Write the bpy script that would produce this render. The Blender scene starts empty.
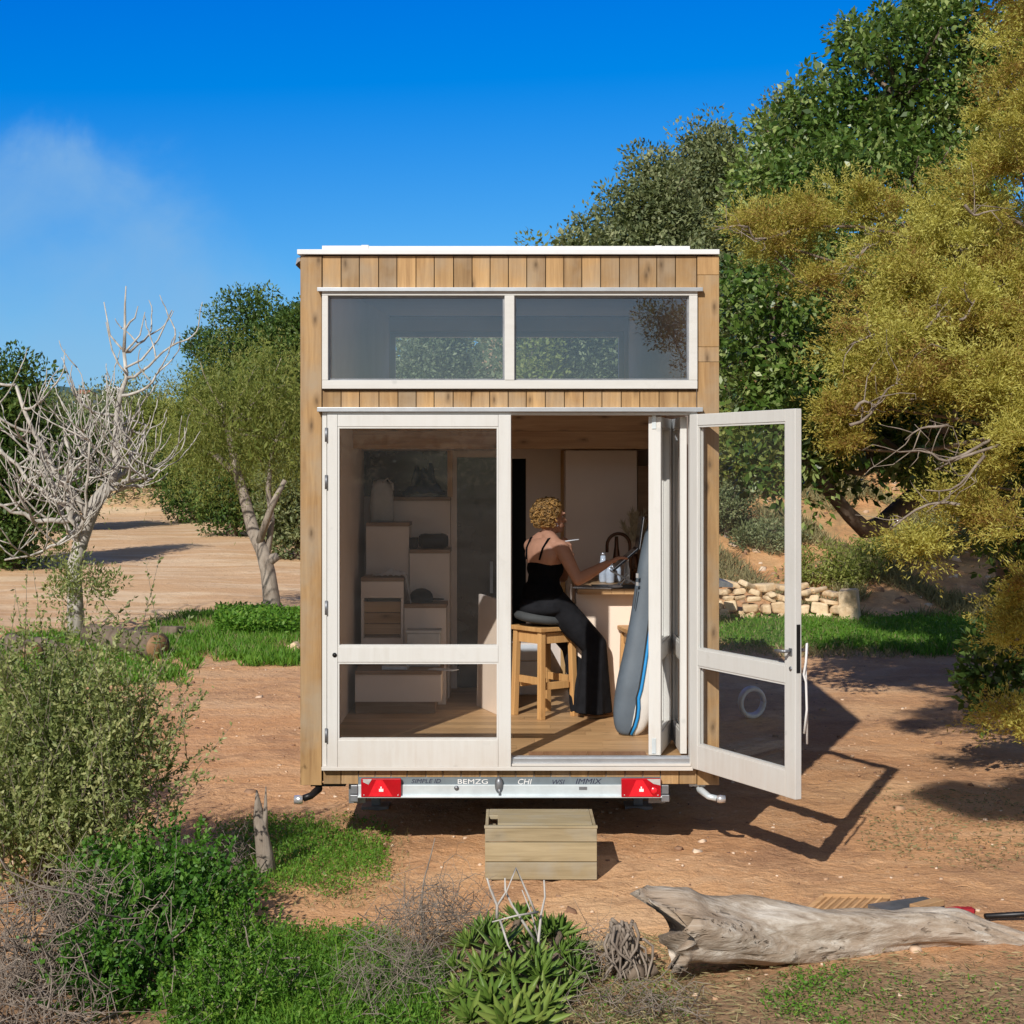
import bpy, bmesh, math, random
import numpy as np
from mathutils import Vector, Matrix, Quaternion

sc = bpy.context.scene
COL = sc.collection
R = math.radians
rng = np.random.default_rng(7)
random.seed(11)

# ---- survey of the site: the camera stands at the origin of x, 9.7 m in front of the facade (y = 0), eye 2.27 m up
FL, CX, HZ, D0, EYE = 1626.0, 507.0, 470.0, 9.7, 2.27
def P(px, py, D):
    return Vector(((px - CX) * D / FL, D - D0, EYE - (py - HZ) * D / FL))
def fx(px): return (px - CX) * D0 / FL
def fz(py): return EYE - (py - HZ) * D0 / FL

def sstep(a, b, x):
    t = np.clip((x - a) / (b - a), 0, 1)
    return t * t * (3 - 2 * t)

def hgt(x, y):
    """terrain height"""
    x = np.asarray(x, float); y = np.asarray(y, float)
    s = sstep(-7, 3, x)
    y0 = 42 + (15.2 - 42) * s
    sl = .30 + .16 * s
    hc = 5.0 + 8 * sstep(-10, 6, x) - 3.5 * sstep(-14, -30, x)
    t = np.maximum(y - y0, 0)
    t = t * t / (t + 1.5)
    h = hc * (1 - np.exp(-sl * t / hc))
    h = h + (1 - s) * 1.7 * (1 - np.exp(-np.maximum(y - 17, 0) * .045 / 1.7))
    h = h + 1.6 * sstep(-26, -52, y)
    near = np.exp(-((x - 0) ** 2 / 60 + (y - 0) ** 2 / 160))
    bumps = .5 * np.sin(x * .9 + 1.3) * np.sin(y * .7 + .4) + .35 * np.sin(x * 2.1 + y * 1.3) + .25 * np.sin(x * 3.7 - y * 2.9 + 2)
    h = h + bumps * (.012 + .11 * sstep(0, 6, h) + .03 * (1 - near) * sstep(8, 14, np.hypot(x, y)))
    # the verge in front of the log and under the shrubs is a little lower and lumpier
    h = h + bumps * .02 * sstep(-1.2, -2.6, y)
    return h
def gz(x, y): return float(hgt(x, y))
def G(px, D):
    """ground point under image column px at depth D"""
    x = (px - CX) * D / FL; y = D - D0
    return Vector((x, y, gz(x, y)))

# ------------------------------------------------------------------ objects
ORG = {}
def _props(o, label=None, cat=None, group=None, kind=None):
    if label: o['label'] = label
    if cat: o['category'] = cat
    if group: o['group'] = group
    if kind: o['kind'] = kind
def thing(name, label, cat, loc=(0, 0, 0), group=None):
    o = bpy.data.objects.new(name, None); COL.objects.link(o)
    o.empty_display_size = .1
    o.location = loc; ORG[o.name] = Vector(loc)
    _props(o, label, cat, group)
    return o
def link_mesh(name, me, mat, parent=None, loc=None):
    o = bpy.data.objects.new(name, me); COL.objects.link(o)
    if mat is not None and not me.materials: me.materials.append(mat)
    if parent is not None:
        o.parent = parent; ORG[o.name] = ORG[parent.name]
    else:
        o.location = loc if loc is not None else (0, 0, 0); ORG[o.name] = Vector(o.location)
    return o
def mesh_np(name, v, f, rnd=None, smooth=False, nv=None):
    """v (n,3) array; f (m,k) array of equal-size faces"""
    me = bpy.data.meshes.new(name)
    v = np.asarray(v, np.float32); f = np.asarray(f, np.int32)
    m, k = f.shape
    me.vertices.add(len(v)); me.vertices.foreach_set('co', v.ravel())
    me.loops.add(m * k); me.loops.foreach_set('vertex_index', f.ravel())
    me.polygons.add(m)
    me.polygons.foreach_set('loop_start', np.arange(0, m * k, k, dtype=np.int32))
    me.polygons.foreach_set('loop_total', np.full(m, k, np.int32))
    if smooth: me.polygons.foreach_set('use_smooth', np.ones(m, bool))
    me.update(calc_edges=True)
    a = me.attributes.new('rnd', 'FLOAT', 'POINT')
    a.data.foreach_set('value', np.asarray(rnd if rnd is not None else np.full(len(v), .5), np.float32))
    if nv is not None:
        me.normals_split_custom_set_from_vertices(np.asarray(nv, np.float32))
    return me

class MB:
    """collects shapes in world coordinates and links them as ONE mesh object"""
    def __init__(s): s.v = []; s.f = []; s.r = []; s.sm = []; s.g = []; s.M = None
    def add(s, vs, fs, rnd=None, smooth=False):
        b = len(s.v); s.g.append(b); r = random.random() if rnd is None else rnd
        for p in vs:
            p = Vector(p)
            if s.M is not None: p = s.M @ p
            s.v.append(p); s.r.append(r)
        for f in fs: s.f.append([i + b for i in f]); s.sm.append(smooth)
        return s
    def each(s, name, mat, parent=None, bevel=0):
        """every shape that was added becomes a part of its own"""
        for i, a in enumerate(s.g):
            b = s.g[i+1] if i+1 < len(s.g) else len(s.v)
            q = MB(); q.v = s.v[a:b]; q.r = s.r[a:b]
            for f, sm in zip(s.f, s.sm):
                if a <= f[0] < b: q.f.append([k-a for k in f]); q.sm.append(sm)
            q.build(name, mat, parent, None, bevel)
    def box(s, x0, x1, y0, y1, z0, z1, rnd=None):
        return s.add([(x0,y0,z0),(x1,y0,z0),(x1,y1,z0),(x0,y1,z0),(x0,y0,z1),(x1,y0,z1),(x1,y1,z1),(x0,y1,z1)],
            [(0,3,2,1),(4,5,6,7),(0,1,5,4),(1,2,6,5),(2,3,7,6),(3,0,4,7)], rnd)
    def hexa(s, v8, rnd=None):
        return s.add(v8, [(0,3,2,1),(4,5,6,7),(0,1,5,4),(1,2,6,5),(2,3,7,6),(3,0,4,7)], rnd)
    def bar(s, a, b, w, h, rnd=None, up=(0, 0, 1)):
        a = Vector(a); b = Vector(b); d = (b - a).normalized(); up = Vector(up)
        if abs(d.dot(up)) > .98: up = Vector((1, 0, 0))
        u = d.cross(up).normalized() * w / 2; n = u.normalized().cross(d) * h / 2
        return s.hexa([a-u-n, a+u-n, b+u-n, b-u-n, a-u+n, a+u+n, b+u+n, b-u+n], rnd)
    def tube(s, pts, rad, n=8, rnd=None, smooth=True, cap=True, jit=0, sq=1.0):
        pts = [Vector(p) for p in pts]
        if not hasattr(rad, '__len__'): rad = [rad] * len(pts)
        vs = []; fs = []; ref = None
        for i, p in enumerate(pts):
            t = (pts[min(i+1, len(pts)-1)] - pts[max(i-1, 0)])
            t = t.normalized() if t.length > 1e-9 else Vector((0, 0, 1))
            if ref is None:
                ref = t.orthogonal().normalized()
            ref = (ref - t * ref.dot(t))
            ref = ref.normalized() if ref.length > 1e-6 else t.orthogonal().normalized()
            b = t.cross(ref)
            for k in range(n):
                a = 2 * math.pi * k / n
                rr = rad[i] * (1 + (random.uniform(-jit, jit) if jit else 0))
                vs.append(p + ref * math.cos(a) * rr + b * math.sin(a) * rr * sq)
        for i in range(len(pts) - 1):
            for k in range(n):
                k2 = (k + 1) % n
                fs.append((i*n+k, i*n+k2, (i+1)*n+k2, (i+1)*n+k))
        if cap:
            fs.append(tuple(range(n-1, -1, -1))); fs.append(tuple(range((len(pts)-1)*n, len(pts)*n)))
        return s.add(vs, fs, rnd, smooth)
    def lathe(s, prof, c, n=24, rnd=None, smooth=True, axis='Z', squash=(1, 1)):
        c = Vector(c); vs = []; fs = []
        for r, z in prof:
            for k in range(n):
                a = 2 * math.pi * k / n
                x, y = r * math.cos(a) * squash[0], r * math.sin(a) * squash[1]
                q = {'Z': (x, y, z), 'Y': (x, z, y), 'X': (z, x, y)}[axis]
                vs.append(c + Vector(q))
        m = len(prof)
        for i in range(m - 1):
            for k in range(n):
                k2 = (k + 1) % n; fs.append((i*n+k, i*n+k2, (i+1)*n+k2, (i+1)*n+k))
        fs.append(tuple(range(n-1, -1, -1))); fs.append(tuple(range((m-1)*n, m*n)))
        return s.add(vs, fs, rnd, smooth)
    def prism(s, poly, y0, y1, rnd=None, plane='XZ', smooth=False):
        """polygon extruded"""
        n = len(poly)
        if plane == 'XZ': vs = [(a, y0, b) for a, b in poly] + [(a, y1, b) for a, b in poly]
        elif plane == 'YZ': vs = [(y0, a, b) for a, b in poly] + [(y1, a, b) for a, b in poly]
        else: vs = [(a, b, y0) for a, b in poly] + [(a, b, y1) for a, b in poly]
        fs = [tuple(range(n)), tuple(range(2*n-1, n-1, -1))] + [(i, i+n, (i+1) % n + n, (i+1) % n) for i in range(n)]
        return s.add(vs, fs, rnd, smooth)
    def ball(s, c, r, n=12, m=8, rnd=None, jit=0):
        c = Vector(c); r = (r, r, r) if not hasattr(r, '__len__') else r
        vs = [c + Vector((0, 0, -r[2]))]; fs = []
        for i in range(1, m):
            ph = -math.pi/2 + math.pi * i / m
            for k in range(n):
                a = 2*math.pi*k/n; q = 1 + (random.uniform(-jit, jit) if jit else 0)
                vs.append(c + Vector((r[0]*math.cos(ph)*math.cos(a)*q, r[1]*math.cos(ph)*math.sin(a)*q, r[2]*math.sin(ph)*q)))
        vs.append(c + Vector((0, 0, r[2])))
        L = len(vs) - 1
        for k in range(n):
            k2 = (k+1) % n
            fs.append((0, 1+k2, 1+k)); fs.append((L, L-n+k, L-n+k2))
            for i in range(m-2): fs.append((1+i*n+k, 1+i*n+k2, 1+(i+1)*n+k2, 1+(i+1)*n+k))
        return s.add(vs, fs, rnd, True)
    def mesh(s, name, org):
        me = bpy.data.meshes.new(name)
        me.from_pydata([tuple(p - org) for p in s.v], [], s.f)
        me.polygons.foreach_set('use_smooth', s.sm)
        a = me.attributes.new('rnd', 'FLOAT', 'POINT'); a.data.foreach_set('value', s.r)
        bm = bmesh.new(); bm.from_mesh(me); bmesh.ops.recalc_face_normals(bm, faces=bm.faces); bm.to_mesh(me); bm.free()
        return me
    def build(s, name, mat, parent=None, loc=None, bevel=0, seg=2):
        org = ORG[parent.name] if parent is not None else Vector(loc if loc is not None else (0, 0, 0))
        o = link_mesh(name, s.mesh(name, org), mat, parent, loc)
        if bevel:
            m = o.modifiers.new('bevel', 'BEVEL'); m.width = bevel; m.segments = seg; m.limit_method = 'ANGLE'; m.angle_limit = R(40)
        return o
    def single(s, name, mat, label, cat, loc=(0, 0, 0), group=None, kind=None, bevel=0):
        o = s.build(name, mat, None, loc, bevel); _props(o, label, cat, group, kind); return o

# ------------------------------------------------------------------ foliage
def unit(a): return a / np.maximum(np.linalg.norm(a, axis=-1, keepdims=True), 1e-9)
class Leaves:
    def __init__(s): s.v = []; s.r = []; s.n = []
    def add(s, p, axis, L, W, rnd, nrm=None, fold=.12, curve=0.0):
        """p, axis (n,3); L, W scalars or (n,)"""
        n = len(p)
        if n == 0: return
        axis = unit(axis)
        if nrm is None: nrm = rng.normal(size=(n, 3))
        b = unit(np.cross(axis, nrm)); nn = np.cross(b, axis)
        L = np.broadcast_to(np.asarray(L, float), (n,))[:, None]; W = np.broadcast_to(np.asarray(W, float), (n,))[:, None]
        mid = p + axis * L * .45 + nn * W * fold
        q = np.stack([p, mid + b * W * .5, p + axis * L - nn * L * curve, mid - b * W * .5], 1)
        s.v.append(q.reshape(-1, 3)); s.r.append(np.repeat(np.clip(rnd, 0, 1), 4))
    def count(s): return sum(len(a) for a in s.v) // 4
    def build(s, name, mat, parent=None, loc=(0, 0, 0)):
        v = np.concatenate(s.v); r = np.concatenate(s.r)
        org = np.array(ORG[parent.name] if parent is not None else loc)
        me = mesh_np(name, v - org, np.arange(len(v)).reshape(-1, 4), r)
        return link_mesh(name, me, mat, parent, loc)

def rdir(n): return unit(rng.normal(size=(n, 3)))
def ell_points(ells, n, lo=.55):
    """points in the outer shells of a union of ellipsoids (cx,cy,cz,rx,ry,rz)"""
    ells = np.array(ells, float)
    w = ells[:, 3] * ells[:, 4] + ells[:, 4] * ells[:, 5] + ells[:, 3] * ells[:, 5]
    k = rng.choice(len(ells), n, p=w / w.sum())
    d = rdir(n); rad = (lo**3 + (1 - lo**3) * rng.random(n)) ** (1/3)
    return ells[k, :3] + d * ells[k, 3:] * rad[:, None], k, d
def clumps(lv, cen, rad, per, L, W, flat=.8, up=.35, droop=0., tint=None, lo=.3, out=1.0, jit=.6, curve=.0, fold=.12):
    """leaf clumps: cen (m,3), rad (m,)"""
    m = len(cen)
    i = np.repeat(np.arange(m), per); n = len(i)
    d = rdir(n); rr = (lo + (1 - lo) * rng.random(n) ** .6)
    off = d * rr[:, None] * rad[i][:, None]; off[:, 2] *= flat
    p = cen[i] + off
    ax = d * out + rng.normal(size=(n, 3)) * jit + np.array([0, 0, up - droop])
    t = (tint[i] if tint is not None else .5) + rng.normal(size=n) * .16
    nr = d * .8 + np.array([0, 0, 1.0]) + rng.normal(size=(n, 3)) * .5
    s = .7 + .6 * rng.random(n)
    lv.add(p, ax, L * s, W * s, t, nr, curve=curve, fold=fold)
def crook(a, b, k=5, wig=.08, sag=0.0):
    a = Vector(a); b = Vector(b); d = (b - a).length; out = []
    o1 = Vector(rng.normal(size=3)) * wig * d; o2 = Vector(rng.normal(size=3)) * wig * d * .6
    for i in range(k + 1):
        t = i / k
        out.append(a.lerp(b, t) + o1 * math.sin(math.pi * t) + o2 * math.sin(2 * math.pi * t) + Vector((0, 0, sag * d * math.sin(math.pi * t))))
    return out
def taper(r0, r1, k=5): return [r0 + (r1 - r0) * i / k for i in range(k + 1)]
# ------------------------------------------------------------------ materials
class NT:
    def __init__(s, m):
        m.use_nodes = True; s.t = m.node_tree; s.t.nodes.clear()
    def n(s, kind, ins=None, **props):
        o = s.t.nodes.new(kind)
        for k, v in props.items(): setattr(o, k, v)
        for k, v in (ins or {}).items(): s.set(o, k, v)
        return o
    def set(s, o, k, v):
        i = o.inputs[k]
        if isinstance(v, bpy.types.NodeSocket): s.t.links.new(v, i)
        elif isinstance(v, bpy.types.Node): s.t.links.new(v.outputs[0], i)
        else:
            if hasattr(v, '__len__') and i.type == 'RGBA' and len(v) == 3: v = (*v, 1)
            i.default_value = v
    def math(s, op, a, b=0.0, c=None, clamp=False):
        o = s.n('ShaderNodeMath', {0: a, 1: b}, operation=op); o.use_clamp = clamp
        if c is not None: s.set(o, 2, c)
        return o.outputs[0]
    def mix(s, f, a, b, mode='MIX'):
        o = s.n('ShaderNodeMix', data_type='RGBA', blend_type=mode)
        s.set(o, 0, f); s.set(o, 6, a); s.set(o, 7, b)
        return o.outputs[2]
    def ramp(s, f, stops, interp='LINEAR'):
        o = s.n('ShaderNodeValToRGB', {0: f}); cr = o.color_ramp; cr.interpolation = interp
        while len(cr.elements) < len(stops): cr.elements.new(.5)
        for e, (p, c) in zip(cr.elements, stops):
            e.position = p; e.color = (*c, 1) if hasattr(c, '__len__') else (c, c, c, 1)
        return o.outputs[0]
    def noise(s, vec, scale, detail=4, rough=.55, dist=0.0):
        o = s.n('ShaderNodeTexNoise', {'Scale': scale, 'Detail': detail, 'Roughness': rough, 'Distortion': dist})
        if vec is not None: s.set(o, 'Vector', vec)
        return o.outputs[0]
    def coord(s, scale=(1, 1, 1), offs=None):
        tc = s.n('ShaderNodeTexCoord').outputs['Object']
        if offs is not None:
            tc = s.n('ShaderNodeVectorMath', {0: tc, 1: offs}, operation='ADD').outputs[0]
        return s.n('ShaderNodeMapping', {'Vector': tc, 'Scale': scale}).outputs[0]
    def rnd(s): return s.n('ShaderNodeAttribute', attribute_name='rnd').outputs['Fac']
    def out(s, sh, disp=None):
        o = s.n('ShaderNodeOutputMaterial', {'Surface': sh})
        return o
    def bump(s, h, strength=.3, dist=.01):
        return s.n('ShaderNodeBump', {'Height': h, 'Strength': strength, 'Distance': dist}).outputs[0]
    def pbr(s, col, rough=.6, metal=0.0, normal=None, spec=.4, **kw):
        ins = {'Base Color': col, 'Roughness': rough, 'Metallic': metal, 'Specular IOR Level': spec}
        if normal is not None: ins['Normal'] = normal
        ins.update(kw)
        return s.n('ShaderNodeBsdfPrincipled', ins).outputs[0]
def newmat(name):
    m = bpy.data.materials.new(name); return m, NT(m)

def wood(name, dark, light, axis=2, rough=.62, knots=1.0, grey=None, var=.35, fine=1.0, bump=.25):
    m, t = newmat(name)
    r = t.rnd()
    offs = t.n('ShaderNodeVectorMath', {0: (37.7, 91.3, 53.1), 'Scale': r}, operation='SCALE').outputs[0]
    sc1 = [38.0 * fine] * 3; sc1[axis] = 2.2 * fine
    v = t.coord(tuple(sc1), offs)
    g = t.noise(v, 1.0, 6, .62, .8)
    sc2 = [7.0] * 3; sc2[axis] = .9
    w = t.noise(t.coord(tuple(sc2), offs), 1.0, 3, .5, .6)
    f = t.math('ADD', t.math('MULTIPLY', g, .65), t.math('MULTIPLY', w, .45))
    col = t.ramp(f, [(.33, dark), (.55, tuple((a + b) / 2 for a, b in zip(dark, light))), (.78, light)])
    tone = t.math('ADD', 1 - var / 2, t.math('MULTIPLY', r, var))
    col = t.mix(1.0, col, t.n('ShaderNodeCombineColor', {0: tone, 1: tone, 2: tone}).outputs[0], 'MULTIPLY')
    if grey:
        gn = t.noise(t.coord((3, 3, 3), offs), 1.0, 4, .6)
        col = t.mix(t.ramp(gn, [(.45, 0), (.7, .75)]), col, grey)
    if knots:
        sp_ = t.n('ShaderNodeSeparateXYZ', {0: t.coord((1, 1, 1), offs)})
        pv = t.n('ShaderNodeCombineXYZ', {0: t.math('MULTIPLY', sp_.outputs[0], 3.2 if axis == 0 else 8.0), 1: t.math('MULTIPLY', t.math('ADD', sp_.outputs[1], sp_.outputs[2]), 8.0 if axis == 0 else 3.4)}).outputs[0]
        pv = t.n('ShaderNodeVectorMath', {0: pv, 1: t.n('ShaderNodeVectorMath', {0: t.n('ShaderNodeTexNoise', {'Vector': pv, 'Scale': 3.0}).outputs[1], 'Scale': .12}, operation='SCALE').outputs[0]}, operation='ADD').outputs[0]
        vo = t.n('ShaderNodeTexVoronoi', {'Vector': pv, 'Scale': 1.0}, voronoi_dimensions='2D')
        k = t.ramp(vo.outputs['Distance'], [(.03, .75 * knots), (.075, .40 * knots), (.20, .0)])
        k = t.math('MULTIPLY', k, t.math('GREATER_THAN', t.n('ShaderNodeSeparateColor', {0: vo.outputs['Color']}).outputs[0], .58))
        col = t.mix(k, col, tuple(c * .35 for c in dark))
    t.out(t.pbr(col, rough, normal=t.bump(g, bump, .003), spec=.35))
    return m
def paint(name, col, grime=(.40, .36, .30), amt=.38, rough=.45, axis=2):
    m, t = newmat(name)
    r = t.rnd(); offs = t.n('ShaderNodeVectorMath', {0: (17.7, 31.3, 23.1), 'Scale': r}, operation='SCALE').outputs[0]
    s = [30.] * 3; s[axis] = 2.0
    g = t.noise(t.coord(tuple(s), offs), 1.0, 5, .6, .3)
    b = t.noise(t.coord((4, 4, 4), offs), 1.0, 4, .6)
    f = t.math('MULTIPLY', t.ramp(g, [(.42, 0), (.75, 1)]), t.ramp(b, [(.35, .15), (.75, 1)]))
    c = t.mix(t.math('MULTIPLY', f, amt), col, grime)
    vo = t.n('ShaderNodeTexVoronoi', {'Vector': t.coord((6, 6, 6), offs), 'Scale': .8})
    c = t.mix(t.ramp(vo.outputs['Distance'], [(.035, .5), (.06, .32), (.09, 0)]), c, (.42, .43, .42))
    oz = t.n('ShaderNodeSeparateXYZ', {0: t.coord()}).outputs[2]                # red dust settled on the lower rails
    low = t.n('ShaderNodeMapRange', {0: t.math('ADD', oz, t.math('MULTIPLY', t.noise(t.coord((5, 5, 5)), 1.0, 5, .65), .5)), 1: .72, 2: 1.05, 3: .30, 4: 0.}).outputs[0]
    c = t.mix(t.math('MULTIPLY', low, t.math('ADD', .35, g)), c, (.46, .33, .23))
    sm = t.noise(t.coord((9, 9, 9)), 1.0, 6, .7, .5)
    c = t.mix(t.ramp(sm, [(.60, 0), (.72, .22)]), c, (.40, .39, .36))
    t.out(t.pbr(c, rough, normal=t.bump(g, .2, .002), spec=.4)); return m
def plain(name, col, rough=.5, metal=0.0, var=.15, scale=12., spec=.4, bump=.0, bscale=60.):
    m, t = newmat(name)
    n = t.noise(t.coord(), scale, 4, .6)
    c = t.mix(t.ramp(n, [(.3, 0), (.7, 1)]), tuple(x * (1 - var) for x in col), tuple(min(1, x * (1 + var)) for x in col))
    nm = t.bump(t.noise(t.coord(), bscale, 3, .6), bump, .004) if bump else None
    t.out(t.pbr(c, rough, metal, nm, spec)); return m
def leafmat(name, stops, transl=.3, rough=.5, spec=.35):
    m, t = newmat(name)
    n = t.noise(t.coord(), 1.1, 3, .6)
    f = t.math('ADD', t.math('MULTIPLY', t.rnd(), .75), t.math('MULTIPLY', n, .25))
    c = t.ramp(f, stops)
    b = t.pbr(c, rough, spec=spec)
    tr = t.n('ShaderNodeBsdfTranslucent', {'Color': t.mix(.5, c, (.35, .42, .04), 'MIX') if False else t.mix(1, c, (1.25, 1.3, .7), 'MULTIPLY')}).outputs[0]
    t.out(t.n('ShaderNodeMixShader', {0: transl, 1: b, 2: tr}).outputs[0]); return m
def bark(name, dark, light, scale=9., rough=.9, bump=.6, axis=2, sx=3.0):
    m, t = newmat(name)
    s = [scale] * 3; s[axis] = scale / sx
    v = t.coord(tuple(s))
    n = t.noise(v, 1.0, 8, .65, .5); n2 = t.noise(t.coord(), scale * .35, 4, .6)
    f = t.math('ADD', t.math('MULTIPLY', n, .6), t.math('MULTIPLY', n2, .4))
    c = t.ramp(f, [(.35, dark), (.62, light)])
    t.out(t.pbr(c, rough, normal=t.bump(n, bump, .02), spec=.2)); return m
def glass(name, tint=(.93, .95, .95), refl=1.0, gcol=(.92, .96, 1.0)):
    m, t = newmat(name)
    fr = t.n('ShaderNodeFresnel', {'IOR': t.math('SUBTRACT', 1.5, t.math('MULTIPLY', t.n('ShaderNodeNewGeometry').outputs['Backfacing'], .8333))}).outputs[0]
    d = t.noise(t.coord((3, 3, 9)), 1.0, 4, .6)
    dirt = t.ramp(d, [(.35, .006), (.8, .016)])
    tr = t.n('ShaderNodeBsdfTransparent', {'Color': tint}).outputs[0]
    gl = t.n('ShaderNodeBsdfGlossy', {'Color': (*gcol, 1), 'Roughness': .0}).outputs[0]
    df = t.n('ShaderNodeBsdfDiffuse', {'Color': (.55, .55, .55, 1)}).outputs[0]
    a = t.n('ShaderNodeMixShader', {0: dirt, 1: tr, 2: df}).outputs[0]
    t.out(t.n('ShaderNodeMixShader', {0: t.math('MULTIPLY', fr, .60 * refl, clamp=True), 1: a, 2: gl}).outputs[0]); return m

M = {}
M['clad'] = wood('cedar_cladding', (.20, .108, .042), (.455, .285, .128), 2, grey=(.33, .26, .18), var=.6)
M['clad_h'] = wood('cedar_band', (.20, .108, .042), (.455, .285, .128), 0, grey=(.37, .29, .19), var=.45)
M['white'] = paint('white_paint_upright', (.61, .605, .585), axis=2)
M['white_h'] = paint('white_paint_rail', (.61, .605, .585), axis=0)
M['roofwhite'] = plain('white_metal', (.70, .71, .72), .4, 0, .04)
M['alu'] = plain('aluminium', (.62, .64, .67), .35, .85, .08)
M['galv'] = plain('galvanised_steel', (.60, .66, .69), .42, .35, .12, 7.)
M['galv_d'] = plain('dull_steel', (.25, .26, .28), .45, .7, .2)
M['black'] = plain('black_plastic', (.012, .012, .013), .5, 0, .2)
M['blackm'] = plain('black_metal', (.02, .02, .022), .4, .5, .2)
M['lining'] = plain('interior_lining', (.74, .60, .49), .75, 0, .05, 3.)
M['joinery'] = plain('painted_joinery', (.82, .68, .57), .6, 0, .04, 3.)
M['oak'] = wood('oak_floor', (.34, .19, .085), (.60, .39, .20), 0, rough=.45, knots=.6, var=.35)
M['pine'] = wood('pine_beam', (.36, .19, .085), (.62, .39, .20), 0, rough=.6, knots=1.0, var=.2)
M['pine_v'] = wood('pine_upright', (.40, .20, .07), (.66, .40, .17), 2, rough=.5, knots=.5, var=.25)
M['tread'] = wood('stair_tread', (.20, .11, .05), (.36, .22, .12), 0, rough=.5, knots=.3, var=.2)
M['deck'] = wood('sill_decking', (.20, .10, .05), (.36, .20, .11), 1, rough=.6, knots=.2, var=.3)
M['ply'] = wood('weathered_ply', (.21, .160, .085), (.43, .35, .215), 0, rough=.75, knots=.4, grey=(.33, .31, .26), var=.3)
M['glass'] = glass('clear_glass', (.975, .98, .98), .36)
M['loftglass'] = glass('loft_glass', (.88, .93, 1.0), 3.6, (.70, .84, 1.0))
M['bathglass'] = plain('smoked_glass', (.018, .018, .016), .12, 0, .3, 2., spec=.6)
M['red'] = plain('red_lens', (.40, .004, .012), .18, 0, .15, 8., spec=.6)
M['redlight'] = plain('red_reflector', (.72, .012, .025), .25, 0, .1, 30., spec=.7)
M['lensgrey'] = plain('clear_lens', (.45, .43, .42), .2, 0, .2, 30., spec=.7)
M['ink'] = plain('blue_black_ink', (.015, .015, .045), .6, 0, .1)
M['inkw'] = plain('white_print', (.75, .75, .75), .6, 0, .1)
M['rubber'] = plain('tyre_rubber', (.02, .02, .02), .85, 0, .2)
M['copper'] = plain('dark_copper', (.10, .05, .03), .3, .9, .2)
M['stone'] = bark('cut_stone', (.50, .34, .19), (.80, .64, .44), 7., .9, .4, 2, 1.)
M['log'] = None
M['skin'] = plain('skin', (.50, .25, .155), .5, 0, .06, 25., spec=.35)
M['top'] = plain('black_jersey', (.006, .006, .007), .9, 0, .2, spec=.08, bump=.2, bscale=200.)
M['trouser'] = plain('charcoal_cloth', (.0125, .013, .016), .9, 0, .3, spec=.1, bump=.9, bscale=14.)
M['hair'] = wood('curly_hair', (.07, .028, .010), (.56, .31, .09), 2, rough=.42, knots=0, var=1.2)
M['cushion'] = plain('grey_cushion', (.05, .055, .06), .75, 0, .15, bump=.2, bscale=150.)
M['bag'] = plain('slate_nylon', (.085, .11, .14), .55, 0, .15, 5., bump=.35, bscale=14.)
M['bagw'] = plain('pale_nylon', (.62, .60, .57), .6, 0, .08, 5., bump=.3, bscale=18.)
M['zip'] = plain('blue_piping', (.015, .23, .55), .5, 0, .1)
M['canvas'] = plain('canvas', (.52, .50, .47), .85, 0, .1, bump=.4, bscale=30.)
M['navy'] = plain('navy_cloth', (.012, .035, .07), .85, 0, .3, 9., bump=.6, bscale=22.)
M['felt'] = plain('dark_felt', (.03, .04, .045), .9, 0, .2)
M['paper'] = plain('white_paper', (.7, .69, .68), .7, 0, .05)
M['card'] = plain('brown_card', (.36, .27, .18), .8, 0, .12)
M['screen'] = plain('dark_screen', (.01, .01, .012), .15, 0, .1, spec=.6)
M['silver'] = plain('silver', (.70, .70, .72), .3, .7, .05)
M['jar'] = plain('pale_glassware', (.50, .55, .62), .1, 0, .15, 20., spec=.8)
M['pampas'] = plain('pampas_plume', (.52, .42, .27), .9, 0, .2)
M['smallwhite'] = plain('white_plastic', (.78, .78, .77), .4, 0, .05)
M['redplastic'] = plain('red_plastic', (.35, .02, .03), .5, 0, .2)
M['lum'] = plain('whitewash', (.78, .76, .72), .8, 0, .05)
M['tile'] = plain('clay_tile', (.35, .15, .09), .8, 0, .2)

# leaves (linear base colours)
L_ = {}
L_['broad'] = leafmat('broad_leaf', [(.10, (.030, .070, .012)), (.45, (.105, .185, .030)), (.92, (.38, .44, .16))], .28, .38, .5)
L_['sage'] = leafmat('grey_green_leaf', [(.15, (.075, .105, .045)), (.5, (.20, .235, .105)), (.9, (.38, .40, .22))], .3, .55)
L_['dark'] = leafmat('dark_leaf', [(.15, (.032, .070, .016)), (.5, (.080, .145, .030)), (.9, (.18, .25, .06))], .3, .5)
L_['yellow'] = leafmat('olive_gold_spray', [(.04, (.20, .10, .042)), (.24, (.33, .205, .055)), (.52, (.41, .36, .070)), (.92, (.62, .60, .17))], .40, .6)
L_['pepper'] = leafmat('pale_green_leaf', [(.15, (.13, .17, .035)), (.5, (.25, .29, .065)), (.9, (.42, .42, .14))], .38, .55)
L_['shrub'] = leafmat('shrub_leaf', [(.12, (.12, .165, .055)), (.5, (.25, .30, .10)), (.9, (.48, .48, .22))], .36, .5)
L_['grass'] = leafmat('grass_blade', [(.1, (.055, .14, .014)), (.5, (.115, .265, .025)), (.9, (.27, .38, .06))], .35, .55)
L_['drygrass'] = leafmat('dry_grass', [(.1, (.16, .15, .07)), (.5, (.28, .25, .12)), (.9, (.46, .38, .21))], .25, .7)
L_['nettle'] = leafmat('nettle_leaf', [(.1, (.03, .10, .012)), (.5, (.075, .20, .02)), (.9, (.16, .29, .045))], .3, .5)
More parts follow.
